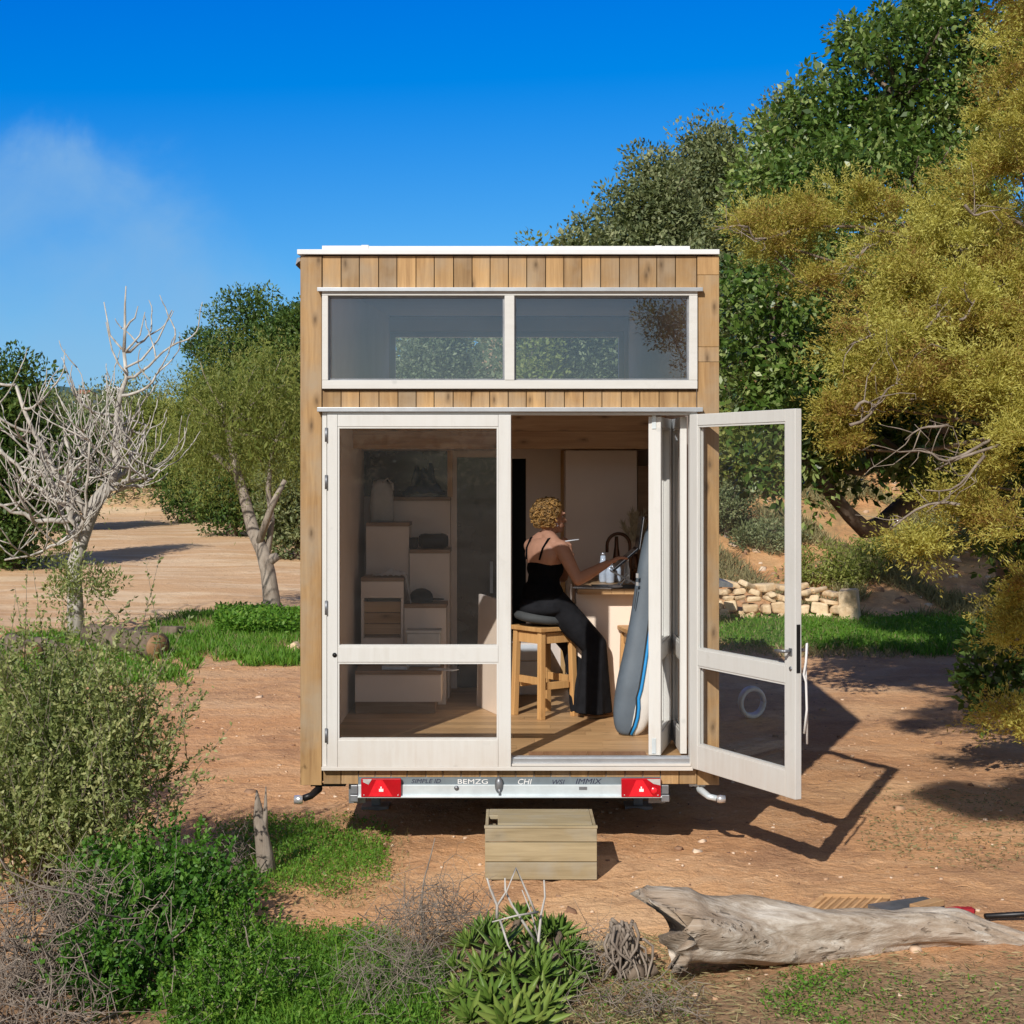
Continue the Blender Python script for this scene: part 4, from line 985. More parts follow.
# head: skull, jaw, nose, chin, lips, ears
hell(b, h(-.012, 0, .03), .095, .074, .09); hell(b, h(.03, 0, -.035), .062, .056, .072); hell(b, h(.062, 0, -.082), .024, .028, .02)
limb(b, [h(.084, 0, .01), h(.108, 0, -.022)], [.010, .013]); hell(b, h(.092, 0, -.058), .010, .022, .008); hell(b, h(.088, 0, -.048), .010, .022, .006)
hell(b, h(.078, 0, .035), .02, .05, .016)
for s_ in (-1, 1): hell(b, h(-.005, s_*.076, -.005), .02, .010, .032)
# right arm out to the laptop
sh, el, wr = w(.03, .172, 1.185), Vector((.488, 1.47, 1.515)), Vector((.695, 1.58, 1.62))
limb(b, [sh, sh.lerp(el, .35), sh.lerp(el, .7), el], [.054, .050, .043, .040]); limb(b, [el, el.lerp(wr, .3), el.lerp(wr, .7), wr], [.040, .042, .033, .026])
def hand(b, wr, d, up, side, curls, thumb):
    """palm, four unequal bent fingers and a thumb"""
    d = d.normalized(); n_ = up.normalized(); s_ = d.cross(n_).normalized() * side
    pc = wr + d * .045
    for q in (-.026, -.009, .009, .026): limb(b, [wr + s_*q*.5, wr + d*.085 + s_*q], [.015, .0125], 10, 3)
    for q, ln, c in zip((-.030, -.010, .010, .029), (.066, .076, .071, .055), curls):
        p = wr + d*.082 + s_*q; ang = c; pts = [p]; dd = d
        for f_ in (.45, .32, .23):
            dd = (d * math.cos(ang) - n_ * math.sin(ang)); pts.append(pts[-1] + dd * ln * f_); ang += c
        limb(b, pts, [.0100, .0092, .0085, .0076], 8, 2)
    t0 = wr + d*.025 - s_*.026; t1 = t0 + (d*.6 - s_*.55 - n_*thumb*.4).normalized()*.038; t2 = t1 + (d*.9 - s_*.1 - n_*thumb*.6).normalized()*.03
    limb(b, [t0, t1, t2], [.0135, .0105, .009], 8, 2)
hand(b, wr, Vector((.80, .28, .38)), Vector((-.45, 0, .9)), 1, (.15, .22, .25, .3), .5)
# left arm: elbow on the counter, hand at the chin
sl, e2, w2 = w(.03, -.172, 1.185), Vector((.40, 2.02, 1.50)), Vector((.455, 1.885, 1.665))
limb(b, [sl, sl.lerp(e2, .5), e2], [.053, .046, .040]); limb(b, [e2, e2.lerp(w2, .4), w2], [.040, .038, .027])
hand(b, w2, Vector((-.12, -.25, .80)), Vector((.9, .1, .25)), -1, (.35, .5, .6, .7), .5)
# feet in flat shoes go with the trousers; skin stops at the ankle
hipR, knR, anR = w(.03, .085, .80), Vector((.610, 1.63, 1.045)), Vector((.605, 1.63, .645))
hipL, knL, anL = w(.03, -.085, .80), Vector((.47, 1.86, 1.03)), Vector((.55, 1.73, .645))
for a_, k_, f_ in ((hipR, knR, anR), (hipL, knL, anL)):
    limb(b, [a_, k_], [.08, .055]); limb(b, [k_, f_], [.054, .036])
    toe = f_ + WF * .13; limb(b, [f_ + WF*-.03 + Vector((0, 0, -.058)), f_ + WF*.05 + Vector((0, 0, -.06)), Vector((toe.x, toe.y, ZF+.03))], [.030, .034, .026])
fuse('body', b, M['skin'], woman, .0045, 5)
for s_ in (-1, 1):
    m = MB(); m.ball(h(.064, s_*.030, .012), .0105, 12, 8); m.build('eye', M['paper'], woman)
    m = MB(); m.ball(h(.0715, s_*.031, .012), .0052, 10, 6); m.build('iris', M['screen'], woman)
# camisole with straps
m = MB(); ell(m, w(0, 0, .86), .128, .176, .12); ell(m, w(.01, 0, .94), .098, .138, .14); ell(m, w(.022, 0, 1.035), .113, .156, .105)
fuse('camisole', m, M['top'], woman, .006, 4)
for s_ in (-1, 1):
    m = MB(); m.tube([w(-.088, s_*.075, 1.10), w(-.072, s_*.09, 1.18), w(-.03, s_*.10, 1.245), w(.03, s_*.10, 1.258), w(.09, s_*.09, 1.21), w(.125, s_*.075, 1.12)], .0065, 8); m.build('strap', M['top'], woman)
# wide trousers
m = MB(); ell(m, w(0, 0, .785), .13, .182, .10); ell(m, w(-.01, 0, .755), .15, .20, .068)
for a_, k_, f_, fl in ((hipR, knR, anR, .118), (hipL, knL, anL, .095)):
    hem = Vector((f_.x, f_.y, ZF + .035))
    limb(m, [a_, a_.lerp(k_, .5), k_], [.105, .10, .088], 18)
    pts = [k_.lerp(hem, t_) for t_ in np.linspace(0, 1, 9)]; rad = [.086 + (fl - .086) * t_ for t_ in np.linspace(0, 1, 9)]
    base = len(m.v); m.tube(pts, rad, 20)
    for i in range(base, len(m.v)):                                             # folds that open towards the hem
        p = m.v[i]; q = Vector((p.x - pts[0].x, p.y - pts[0].y, 0)); t_ = max(0, min(1, (k_.z - p.z) / (k_.z - hem.z))); an = math.atan2(p.y - hem.y, p.x - hem.x)
        m.v[i] = p + (Vector((p.x, p.y, 0)) - Vector((hem.x, hem.y, 0))) * .14 * t_ * math.sin(an * 4 + 1)
fuse('trousers', m, M['trouser'], woman, .006, 4)
for f_ in (anR, anL):
    m = MB(); c0 = Vector((f_.x, f_.y, 0)) + WF * .03; m.M = Matrix.Translation((c0.x, c0.y, ZF)) @ Matrix.Rotation(math.atan2(WF.y, WF.x), 4, 'Z')
    m.prism([(-.10, -.025), (-.07, -.038), (.06, -.045), (.13, -.03), (.155, 0), (.13, .03), (.06, .045), (-.07, .038), (-.10, .025)], .001, .018, plane='XY'); m.build('shoe_sole', M['tread'], woman)
# hair: a cap of small curls
m = MB(); hell(m, h(-.026, 0, .042), .098, .088, .086); hell(m, h(-.055, 0, -.005), .072, .078, .07)
for k in range(900):
    d = Vector(rng.normal(size=3)).normalized()
    if d.z < -.72: continue
    f_ = d.dot(hf)
    if f_ > .30 and d.z < .55 + .3 * (f_ - .3): continue
    if f_ > .05 and d.z < -.15 and abs(d.dot(hr)) > .5: continue
    c = h(-.030, 0, .026) + Vector(d) * 1.0 * 0 + (hf * d.dot(hf) * .104 + hr * d.dot(hr) * .096 + Vector((0, 0, d.z * .102))) * rng.uniform(.90, 1.16)
    ax = (d + Vector(rng.normal(size=3)) * .5).normalized(); u = ax.orthogonal().normalized(); v_ = ax.cross(u); rr = rng.uniform(.006, .0145); ph = rng.uniform(0, 6.28)
    m.tube([c + u * math.cos(ph+t_) * rr + v_ * math.sin(ph+t_) * rr + ax * (t_ * .0022) for t_ in np.linspace(0, 6.5, 9)], [.002, .0036, .0044, .0046, .0046, .0044, .004, .0034, .0018], 5, rng.random())
for k in range(170):                                             # loose strands
    d = Vector(rng.normal(size=3)).normalized(); f_ = d.dot(hf)
    if d.z < -.5 or (f_ > .25 and d.z < .6): continue
    c = h(-.030, 0, .026) + hf * d.dot(hf) * .10 + hr * d.dot(hr) * .092 + Vector((0, 0, d.z * .098)); dd = (d + Vector(rng.normal(size=3)) * .5).normalized(); u = dd.orthogonal().normalized(); v_ = dd.cross(u); L_n = rng.uniform(.02, .042)
    m.tube([c + dd * L_n * t_ + (u * math.cos(t_ * 5) + v_ * math.sin(t_ * 5)) * .006 for t_ in np.linspace(0, 1, 6)], [.003, .003, .0026, .0022, .0016, .0008], 4, rng.random())
m.build('hair', M['hair'], woman)
m = MB(); c = h(-.005, .084, -.045); m.tube([c + Vector((0, 0, 0)) + hf*math.cos(t_)*.011 + Vector((0, 0, math.sin(t_)*.011)) for t_ in np.linspace(0, 6.28, 13)], .0016, 6); m.build('earring', M['silver'], woman)
q = w2 + Vector((-.02, -.03, .10)); m = MB(); m.tube([q + Vector((-.05, -.02, -.004)), q + Vector((.075, -.02, .012))], .004, 8); m.single('pen', M['smallwhite'], 'slim white pen held up by the woman near her chin', 'pen', q)
# ------------------------------------------------------------------ yard objects
q = Vector((.19, -.5, gz(.19, -.5))); r_ = thing('step_box', 'weathered plywood step box on the earth below the threshold', 'step', q)
sx0, sx1 = -.122, .498; zb = .002
m = MB()
for z0, z1 in ((.0, .098), (.100, .208), (.210, .285)): m.box(sx0, sx1, -.70, -.682, zb+z0, zb+z1-.002)
m.build('front_board', M['ply'], r_, bevel=.003)
m = MB(); m.box(sx0+.001, sx0+.018, -.681, -.18, zb, .285); m.box(sx1-.018, sx1-.001, -.681, -.18, zb, .285); m.each('side_board', M['ply'], r_, bevel=.002)
m = MB(); m.box(sx0+.07, sx1-.02, -.595, -.36, .262, .290, .95); m.box(sx0+.019, sx0+.06, -.56, -.36, .215, .24, .1); m.box(sx0+.019, sx1-.019, -.355, -.18, .262, .286, .6)
m.build('tread_board', M['ply'], r_, bevel=.004)
m = MB(); m.box(sx0-.004, sx1+.004, -.703, -.672, .2855, .300, .4); m.build('lip', M['ply'], r_, bevel=.003)

# fallen log
def fallen_log():
    pts = [(662, 931, 7.32, .165), (680, 930, 7.34, .165), (705, 932, 7.38, .152), (745, 934, 7.46, .142), (790, 935, 7.55, .130), (840, 935, 7.62, .118), (890, 932, 7.7, .108), (925, 930, 7.76, .104), (955, 930, 7.80, .096), (990, 938, 7.82, .074), (1030, 949, 7.84, .064), (1085, 960, 7.86, .055), (1140, 966, 7.9, .03)]
    from mathutils import noise as mn
    def cr(t):
        i = min(int(t), len(pts) - 2); f = t - i
        p = [np.array([*P(a, b_, D), r]) for a, b_, D, r in pts[max(i-1, 0):i+3]]
        if i == 0: p = [2*p[0]-p[1]] + p
        if len(p) < 4: p = p + [2*p[-1]-p[-2]]
        return .5*((2*p[1]) + (-p[0]+p[2])*f + (2*p[0]-5*p[1]+4*p[2]-p[3])*f*f + (-p[0]+3*p[1]-3*p[2]+p[3])*f**3)
    n, k = 150, 56; vs = []; fs = []
    for i in range(n):
        t = (len(pts)-1) * i/(n-1); c = cr(t); nx_ = cr(min(t+.05, len(pts)-1.001)) if i < n-1 else c; pv = cr(max(t-.05, 0))
        d = Vector((nx_-pv)[:3]).normalized(); u = d.cross(Vector((0, 0, 1))).normalized(); v_ = u.cross(d)
        for j in range(k):
            a = 2*math.pi*j/k; ph = a + t*.10
            rr = c[3]
            rr *= 1 + .10*math.sin(ph*3+t*.6) + .05*math.sin(ph*5-t) + .18*mn.noise(Vector((t*.8, math.cos(ph)*1.5, math.sin(ph)*1.5))) + .07*mn.noise(Vector((t*1.2, math.cos(ph)*7, math.sin(ph)*7)))
            rr *= 1 - .10*max(0, mn.noise(Vector((t*.25+3, math.cos(ph)*5, math.sin(ph)*5))))*2
            end = 0
            if i < 14:   # torn, splintered left end with a spike at the top
                e = (14-i)/14; s_ = math.sin(a)
                end = -e * (.17*max(0, s_)**4 - .05 + .10*mn.noise(Vector((math.cos(a)*2.5, math.sin(a)*2.5, 1.7))) + .06*mn.noise(Vector((math.cos(a)*9, math.sin(a)*9, 4))))
                rr *= 1 + .26*e*max(0, s_)**3 + .14*e*max(0, -s_)**2 - .25*e*max(0, math.cos(a*1.5))
            vs.append(Vector(c[:3]) + (u*math.cos(a) + v_*math.sin(a))*rr + d*end)
    for i in range(n-1):
        for j in range(k): fs.append((i*k+j, i*k+(j+1) % k, (i+1)*k+(j+1) % k, (i+1)*k+j))
    c0 = sum((vs[j] for j in range(k)), Vector()) / k + Vector((.12, .02, -.02)); b_ = len(vs); vs.append(c0)
    for j in range(k): fs.append((b_, (j+1) % k, j))
    fs.append(tuple(range((n-1)*k, n*k)))
    base = P(820, 950, 7.6); base.z = gz(base.x, base.y)
    m = MB(); m.add(vs, fs, .5, True); return m.single('fallen_log', M['log'], 'long bleached fallen tree trunk lying on the earth in the foreground', 'log', base)
fallen_log()
# dried root clump and low plank beside the log's torn end
c0 = G(622, 7.35); r_ = thing('dried_root_clump', 'dried stringy root clump beside the torn end of the log', 'roots', c0)
m = MB()
for k in range(60):
    a = rng.uniform(0, 6.28); rr = rng.uniform(.02, .12); top = c0 + Vector((rng.normal()*.03, rng.normal()*.03, rng.uniform(.18, .27)))
    e = c0 + Vector((math.cos(a)*rr, math.sin(a)*rr, rng.uniform(-.01, .03))); m.tube(crook(top, e, 5, .12), taper(.009, .004), 5, rng.random())
m.build('strands', M['twig'], r_)
m = MB(); m.tube(crook(c0+Vector((.03, -.03, .05)), c0+Vector((.15, .02, .05)), 6, .12), taper(.045, .03, 6), 9, .5, jit=.2); m.build('stump', M['barkd'], r_)
a, b = G(556, 7.75), G(640, 7.72); m = MB(); m.bar(a+Vector((0, 0, .02)), b+Vector((0, 0, .025)), .05, .035); m.single('wooden_batten', M['ply'], 'narrow weathered batten lying on the ground behind the succulents', 'batten', a, bevel=.004)
a, b = G(985, 8.15), G(1120, 8.3); m = MB(); m.tube([a+Vector((0, 0, .03)), b+Vector((0, 0, .035))], .014, 10, .5); m.single('dark_pipe', M['blackm'], 'dark pipe lying behind the thin end of the log', 'pipe', a)
# panel, board and red tool behind the log
q = G(848, 8.2); r_ = thing('wooden_pallet_panel', 'ribbed timber panel propped flat behind the log', 'panel', q)
m = MB(); a0, a1, a2, a3 = P(806, 912, 8.12), P(874, 913, 8.12), P(890, 898, 8.22), P(824, 897, 8.22)
up = Vector((0, -.01, .02))
m.hexa([p - Vector((0, .0, .02)) for p in (a0, a1, a2, a3)] + [a0, a1, a2, a3], .6); m.build('sheet', M['tread'], r_)
m = MB()
m.bar(a3+Vector((0, .01, .008)), a2+Vector((0, .01, .008)), .03, .02); m.bar(a0, a3, .03, .016)
for t_ in np.linspace(.12, .88, 7): m.bar(a0.lerp(a1, t_)+Vector((0, 0, .004)), a3.lerp(a2, t_)+Vector((0, 0, .004)), .012, .008)
m.build('batten', M['pine'], r_)
q = G(905, 8.2); m = MB(); m.bar(P(878, 910, 8.05), P(934, 902, 8.2), .16, .02); m.single('grey_board', M['galv_d'], 'dark grey board leaning behind the middle of the log', 'board', q)
m = MB(); m.bar(P(914, 908, 7.99), P(940, 901.5, 8.1), .06, .03); m.single('timber_offcut', M['pine'], 'short pale timber offcut on the dark grey board', 'offcut', q, bevel=.003)
q = G(952, 8.2); m = MB(); m.tube([P(940, 912, 8.1), P(957, 910, 8.12), P(974, 911, 8.15)], [.018, .020, .014], 8); m.box(P(962, 906, 8.2).x-.03, P(962, 906, 8.2).x+.03, 8.12-D0-.03, 8.12-D0+.02, .06, .085)
m.single('red_tool', M['redplastic'], 'small dark red plastic tool on the ground behind the log', 'tool', q)
# stake
q = G(262, 9.1); r_ = thing('wooden_stake', 'short splintered wooden stake standing in the patch of weeds', 'stake', q)
m = MB(); m.tube([q+Vector((.03, 0, -.03)), q+Vector((.015, 0, .12)), q+Vector((-.005, .0, .25)), q+Vector((-.02, .01, .34)), q+Vector((-.03, .0, .48))], [.055, .045, .040, .03, .004], 9, .5, jit=.12)
m.tube([q+Vector((.015, 0, .22)), q+Vector((.02, .0, .36)), q+Vector((.022, .0, .50))], [.022, .014, .003], 6, .5, jit=.1); m.build('post', M['barkg'], r_)
# coil of white hose in the shade beyond the open leaf
q = G(752, 14.9); m = MB()
for k in range(5):
    rr = .125 + .004*(k % 2); c = q + Vector((.0, -.06+.03*k, .143)); dx = .35
    m.tube([c + Vector((math.cos(a)*rr*.9, math.cos(a)*rr*.45, math.sin(a)*rr)) for a in np.linspace(0, 2*math.pi, 25)], .019, 8, .5)
m.single('hose_coil', M['smallwhite'], 'white coil of hose standing on shaded ground seen through the open door leaf', 'hose', q)
# stone wall: loose courses of blocks
q = G(785, 24.6); r_ = thing('stone_wall', 'low dry stone wall of pale blocks at the foot of the slope', 'stone wall', q)
m = MB(); D = 24.6
def stone(c, sx_, sy_, sz_):
    q3 = Matrix.Rotation(rng.normal()*.22, 3, 'Y') @ Matrix.Rotation(rng.normal()*.3, 3, 'Z')
    vs = [c + q3 @ Vector((i*sx_/2*rng.uniform(.62, 1.05), j*sy_/2*rng.uniform(.7, 1.0), k*sz_/2*rng.uniform(.66, 1.05))) for k in (-1, 1) for i, j in ((-1, -1), (1, -1), (1, 1), (-1, 1))]
    m.hexa(vs, rng.random())
x0 = P(690, 0, D).x; x1 = P(845, 0, D).x; z = -.05; row = 0
while z < .50:
    hh_ = rng.uniform(.09, .17); x = x0 + rng.uniform(0, .2)
    while x < x1 - z*.5:
        ww = rng.uniform(.10, .30); mid_ = 1 - max(0, (x - (x1-.9))/.9)*.5
        if z < .46*mid_ + .09*rng.normal() + .03: stone(Vector((x+ww/2, D-D0 + .25*math.sin(x*.8) + rng.normal()*.04 + z*.15, gz(x, D-D0)+z+hh_/2+rng.normal()*.022)), ww*rng.uniform(.9, 1.1), .4, hh_*rng.uniform(.85, 1.25))
        x += ww
    z += hh_*.95; row += 1
m.build('block', M['stone'], r_, bevel=.03); r_.children[0].data.name = 'block'
q = G(850, 24.3); m = MB(); stone(q+Vector((0, 0, .28)), .34, .3, .62); m.single('standing_stone', M['stone'], 'orange upright stone at the right end of the dry stone wall', 'stone', q, bevel=.03)
# logs lying by the pale tree
def short_log(px0, px1, D, rad, lab, tilt=0.):
    a, b = G(px0, D), G(px1, D - tilt); up = Vector((0, 0, rad*.85)); o = (a+b)/2
    rt = thing('cut_log', lab, 'log', a)
    m = MB(); m.tube([a.lerp(b, t_)+up for t_ in np.linspace(0, 1, 8)], [rad*(1+.08*math.sin(t_*3)) for t_ in range(8)], 18, .5, jit=.05); m.build('bark', M['barkd'], rt)
    m = MB(); d = (b-a).normalized()
    for e, s_ in ((a, -1), (b, 1)): m.tube([e+up+d*s_*.001, e+up+d*s_*.012], [rad*.9, rad*.88], 18, .5)
    m.each('cut_end', M['tread'], rt)
short_log(92, 157, 20.8, .165, 'thick cut log lying right of the pale bare tree', 1.2); short_log(10, 32, 19.9, .14, 'short cut log lying at the left edge of the photo', .9); short_log(36, 80, 20.4, .09, 'thin cut log lying below the pale bare tree', 1.2)
q = G(172, 21.8); m = MB(); stone(q+Vector((0, 0, .07)), .34, .3, .24); stone(q+Vector((.26, .1, .05)), .2, .2, .14); m.single('rock', M['barkd'], 'brown rock on the ground between the cut log and the leaning tree', 'rock', q, bevel=.03)
q = G(293, 20.4); m = MB(); stone(q+Vector((0, 0, .05)), .2, .18, .13); m.single('rock', M['stone'], 'pale rock in the grass close to the left corner of the house', 'rock', q, bevel=.03)
# pale corner roof of a shelter showing beside the wall
q = G(724, 23.0); r_ = thing('shelter', 'low dark-roofed shelter half hidden behind the right corner of the house', 'shelter', q)
m = MB(); a = P(733, 584, 23.); m.hexa([(a.x-1.5, a.y, a.z+.02), (a.x, a.y, a.z-.05), (a.x, a.y+1.0, a.z-.05), (a.x-1.5, a.y+1.0, a.z+.02), (a.x-1.5, a.y, a.z+.45), (a.x, a.y, a.z+.0), (a.x, a.y+1.0, a.z+.0), (a.x-1.5, a.y+1.0, a.z+.45)]); m.build('roof', M['galv_d'], r_)
m = MB()
for dx in (-1.4, -.42): m.box(a.x+dx-.04, a.x+dx+.04, a.y+.4, a.y+.48, gz(a.x+dx, a.y+.4)-.02, a.z+.0)
m.each('post', M['barkd'], r_)
# far houses on the hill
for k, (px, py, D, wd, hh_) in enumerate(((82, 397, 430, 7.0, 4.2), (112, 394, 420, 9.5, 3.6), (150, 396, 415, 6.0, 3.8), (171, 400, 405, 8.0, 3.6))):
    D = next((d for d in range(300, 520, 2) if float(far_h((px-CX)*d/FL, d-D0)) - 1.5 + hh_*.7 > EYE - (py - HZ)*d/FL), D)
    c = P(px, py, D); g = float(far_h(c.x, c.y)) - 2.0; c.z = g; top = g + hh_; wd *= .55
    r_ = thing('white_house', ('far white house, leftmost of those behind the bare tree', 'far wide white house, second from the left behind the bare tree', 'far small white house, third from the left behind the bare tree', 'far white house nearest the green trees at the middle left')[k], 'house', c)
    m = MB(); m.box(c.x-wd/2, c.x+wd/2, c.y, c.y+6, g, top, .5); m.build('wall', M['lum'], r_)
    m = MB(); m.hexa([(c.x-wd/2-.3, c.y-.3, top+.01), (c.x+wd/2+.3, c.y-.3, top+.01), (c.x+wd/2+.3, c.y+6.3, top+.01), (c.x-wd/2-.3, c.y+6.3, top+.01), (c.x-wd/2+.6, c.y+2.6, top+1.1), (c.x+wd/2-.6, c.y+2.6, top+1.1), (c.x+wd/2-.6, c.y+3.4, top+1.1), (c.x-wd/2+.6, c.y+3.4, top+1.1)]); m.build('roof', M['tile'] if k != 1 else M['lum'], r_)
    for q_ in (-.28, .25):
        m = MB(); m.box(c.x+wd*q_-.6, c.x+wd*q_+.6, c.y-.05, c.y-.01, top-2.2, top-.9); m.build('window', M['black'], r_)
# ------------------------------------------------------------------ trees and plants
def E(px, py, D, rx, ry, rz):
    """ellipsoid of foliage; rx and rz in photo pixels at that depth, ry in metres"""
    c = P(px, py, D); return (c.x, c.y, c.z, rx*D/FL, ry, rz*D/FL)
def limbs_to(m, start, pts, r0, r1, wig=.10, sag=.05, k=6, n=6):
    for p in pts: m.tube(crook(start, p, k, wig, sag), taper(r0, r1, k), n, rng.random())

def tree(name, label, cat, base, crown, nclump, per, crad, L, W, leaf, bark_, fork=None, r0=.18, group=None, lo=.5, tint=(.5, .16), flat=.8, up=.35, droop=0, jit=.6, nbr=40, curve=0, cname='crown', clo=.3, fill=None, whiten=None):
    root = thing(name, label, cat, base, group)
    cen, k, d = ell_points(crown, nclump, lo)
    g = hgt(cen[:, 0], cen[:, 1]); cen[:, 2] = np.maximum(cen[:, 2], g + .15)
    lv = Leaves(); rad = crad * rng.uniform(.65, 1.3, nclump)
    clumps(lv, cen, rad, per, L, W, flat, up, droop, np.clip(rng.normal(tint[0], tint[1], nclump), .05, .95), clo, 1.0, jit, curve)
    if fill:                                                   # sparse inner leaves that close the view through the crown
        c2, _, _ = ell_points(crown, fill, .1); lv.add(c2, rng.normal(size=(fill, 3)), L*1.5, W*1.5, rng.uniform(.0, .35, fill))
    lv.build(cname, L_[leaf], root)
    m = MB(); fork = Vector(fork) if fork is not None else Vector(base) + Vector((0, 0, 1.2))
    m.tube(crook(Vector(base) - Vector((0, 0, .1)), fork, 7, .04), taper(r0, r0*.7, 7), 12, .5, jit=.05)
    E_ = np.array(crown)
    hubs = [Vector(e[:3]) for e in crown]
    for hb in hubs: m.tube(crook(fork, hb, 7, .10), taper(r0*.6, r0*.25, 7), 8, rng.random())
    sel = rng.choice(nclump, min(nbr, nclump), replace=False)
    for i in sel: m.tube(crook(hubs[k[i]], cen[i], 5, .12), taper(r0*.22, r0*.04), 5, rng.random())
    m.build('trunk', bark_, root)
    return root, cen, rad

# --- big broad-leaved tree right of the house
crown = [E(905, 100, 18.5, 115, 1.7, 95), E(985, 60, 18.5, 110, 1.6, 130), E(830, 150, 18.5, 80, 1.3, 60), E(790, 205, 18., 62, 1.2, 60), E(880, 240, 17., 130, 1.6, 110),
         E(775, 330, 15.2, 58, .9, 85), E(785, 440, 14.6, 58, .9, 72), E(870, 440, 14.8, 70, 1.0, 60), E(930, 400, 15.5, 80, 1.1, 90), E(1000, 420, 15.5, 70, 1.2, 120), E(830, 380, 15., 60, .9, 70), E(905, 345, 13.2, 60, .8, 50), E(965, 345, 13.2, 50, .8, 60), E(865, 300, 13.6, 50, .8, 36), E(960, 250, 14, 60, .9, 60), E(960, 430, 18, 80, 1.2, 70), E(1070, 420, 18, 90, 1.5, 120), E(1050, 300, 17, 80, 1.4, 90)]
tree('broadleaf_tree', 'big glossy dark green broad-leaved tree rising right of the house', 'tree', tuple(G(1040, 16.5)), crown, 900, 120, .27, .078, .040, 'broad', M['barkd'], P(990, 440, 16.3), .2, tint=(.5, .19), nbr=120, fill=15000, lo=.62, up=.2, droop=.25, jit=.7)
# --- dark lower limb with brownish leaves at the right edge
crown = [E(1020, 540, 12.5, 34, .4, 34), E(1030, 640, 12., 50, .5, 60), E(985, 690, 12., 16, .3, 30)]
tree('dark_shrub', 'dark leafy shrub at the right edge under the golden tree', 'shrub', tuple(G(1060, 12.2)), crown, 60, 40, .20, .075, .045, 'dark', M['barkd'], P(1050, 660, 12.2), .05, tint=(.4, .2), nbr=30)

# --- golden olive feathery tree reaching in from the right
gold_base = G(1150, 11.6)
spots = [(790, 222, 12.0, 46, .40, 18), (850, 208, 12., 46, .45, 26), (905, 228, 11.8, 50, .45, 30), (748, 228, 12.2, 20, .25, 12), (960, 250, 11.5, 50, .5, 50),
         (1012, 130, 11.2, 32, .45, 62), (985, 185, 11.4, 36, .4, 36), (1024, 40, 11.2, 30, .5, 46), (1000, 300, 11, 46, .55, 46), (935, 318, 11, 62, .5, 50), (878, 345, 10.8, 46, .4, 34), (900, 280, 11.3, 50, .4, 26), (960, 345, 10.8, 50, .4, 30), (1015, 345, 10.6, 30, .4, 40),
         (862, 398, 10.7, 30, .35, 20), (905, 392, 10.5, 40, .45, 22), (965, 380, 10.4, 46, .5, 30), (1010, 390, 10.2, 36, .45, 38), (846, 440, 10.8, 12, .2, 14), (840, 408, 10.8, 12, .2, 10),
         (812, 275, 11.8, 30, .3, 16), (775, 250, 12., 22, .25, 10), (990, 478, 10.2, 36, .4, 18), (1010, 440, 10.0, 22, .3, 16), (945, 505, 10.2, 30, .25, 9), (1000, 528, 10., 36, .4, 18), (915, 545, 10.2, 16, .2, 6), 
         (1018, 640, 9.8, 14, .2, 24), (1020, 725, 9.6, 20, .25, 28), (1030, 590, 9.8, 20, .25, 24), 
         (980, 330, 12.8, 50, .9, 46), (1010, 250, 12.6, 40, .8, 50), (800, -165, 5.2, 105, .5, 36), (1000, -150, 5.3, 150, .5, 50), (1130, -70, 5.6, 160, .5, 80), (1240, 40, 7.5, 120, .6, 90), (1180, 250, 10., 110, .7, 130), (1130, 120, 9.5, 70, .6, 80)]
root = thing('golden_feathery_tree', 'feathery golden-olive tree with bare grey twigs reaching in from the right edge', 'tree', gold_base)
lv = Leaves(); cents = []
for s in spots:
    e = E(*s); vol = s[3]*s[5]; nc = max(5, int(vol/(100 if s[1] < 455 else 110)) if s[2] > 8 else 70)
    cen, k, d = ell_points([e], nc, .35)
    tn = np.clip(rng.normal(.56, .2, nc) + (.0 if s[1] > 215 else -.02), .05, .98)
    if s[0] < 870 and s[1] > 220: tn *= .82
    rad = rng.uniform(.12, .27, nc)
    cents += [(Vector(c), Vector(e[:3])) for c in cen]
    # feathery sprays: each clump is a bunch of fine twiglets that fan outwards and droop
    nt = 34
    i = np.repeat(np.arange(nc), nt); dv = unit(rdir(len(i)) * np.array([1, 1, .6]) + np.array([-.2, -.15, .32]))
    tip = cen[i] + dv * rad[i][:, None] * rng.uniform(.7, 1.4, (len(i), 1))
    nl = 24; j = np.repeat(np.arange(len(i)), nl); tt = rng.random(len(j)) ** .7
    p = cen[i][j] + (tip[j] - cen[i][j]) * tt[:, None] + rng.normal(size=(len(j), 3)) * .014
    p[:, 2] -= tt**2 * .03
    ax = dv[j] * 1.0 + rng.normal(size=(len(j), 3)) * .65
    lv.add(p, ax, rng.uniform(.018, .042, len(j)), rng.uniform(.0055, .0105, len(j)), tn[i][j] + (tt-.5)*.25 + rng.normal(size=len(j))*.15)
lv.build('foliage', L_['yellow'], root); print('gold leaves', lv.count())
m = MB(); fork = P(1130, 360, 11.2); m.tube(crook(gold_base, fork, 8, .05), taper(.16, .11, 8), 12, .5)
for s in spots:
    if s[2] < 9 or s[0] > 1100: m.tube(crook(P(1700, -420 if s[2] < 6 else 150, 7.5 if s[2] < 6 else 9.), P(s[0]+60, s[1]-(70 if s[2] < 6 else 0), s[2]), 9, .02), taper(.05, .010, 9), 7, rng.random())
    elif s[1] < 600:
        hb = P(s[0], s[1] + 8, s[2]); m.tube(crook(fork + Vector((0, 0, rng.uniform(-.5, .6))), hb, 9, .05, -.03), taper(.030, .006, 9), 7, rng.random())
    else:
        m.tube(crook(fork - Vector((0, 0, .9)), P(s[0], s[1], s[2]), 9, .07), taper(.03, .006, 9), 6, rng.random())
m.build('trunk', M['barkd'], root)
m = MB()
for c, hb in cents[::4]: m.tube(crook(hb, c, 4, .15), taper(.007, .002, 4), 4, rng.random())
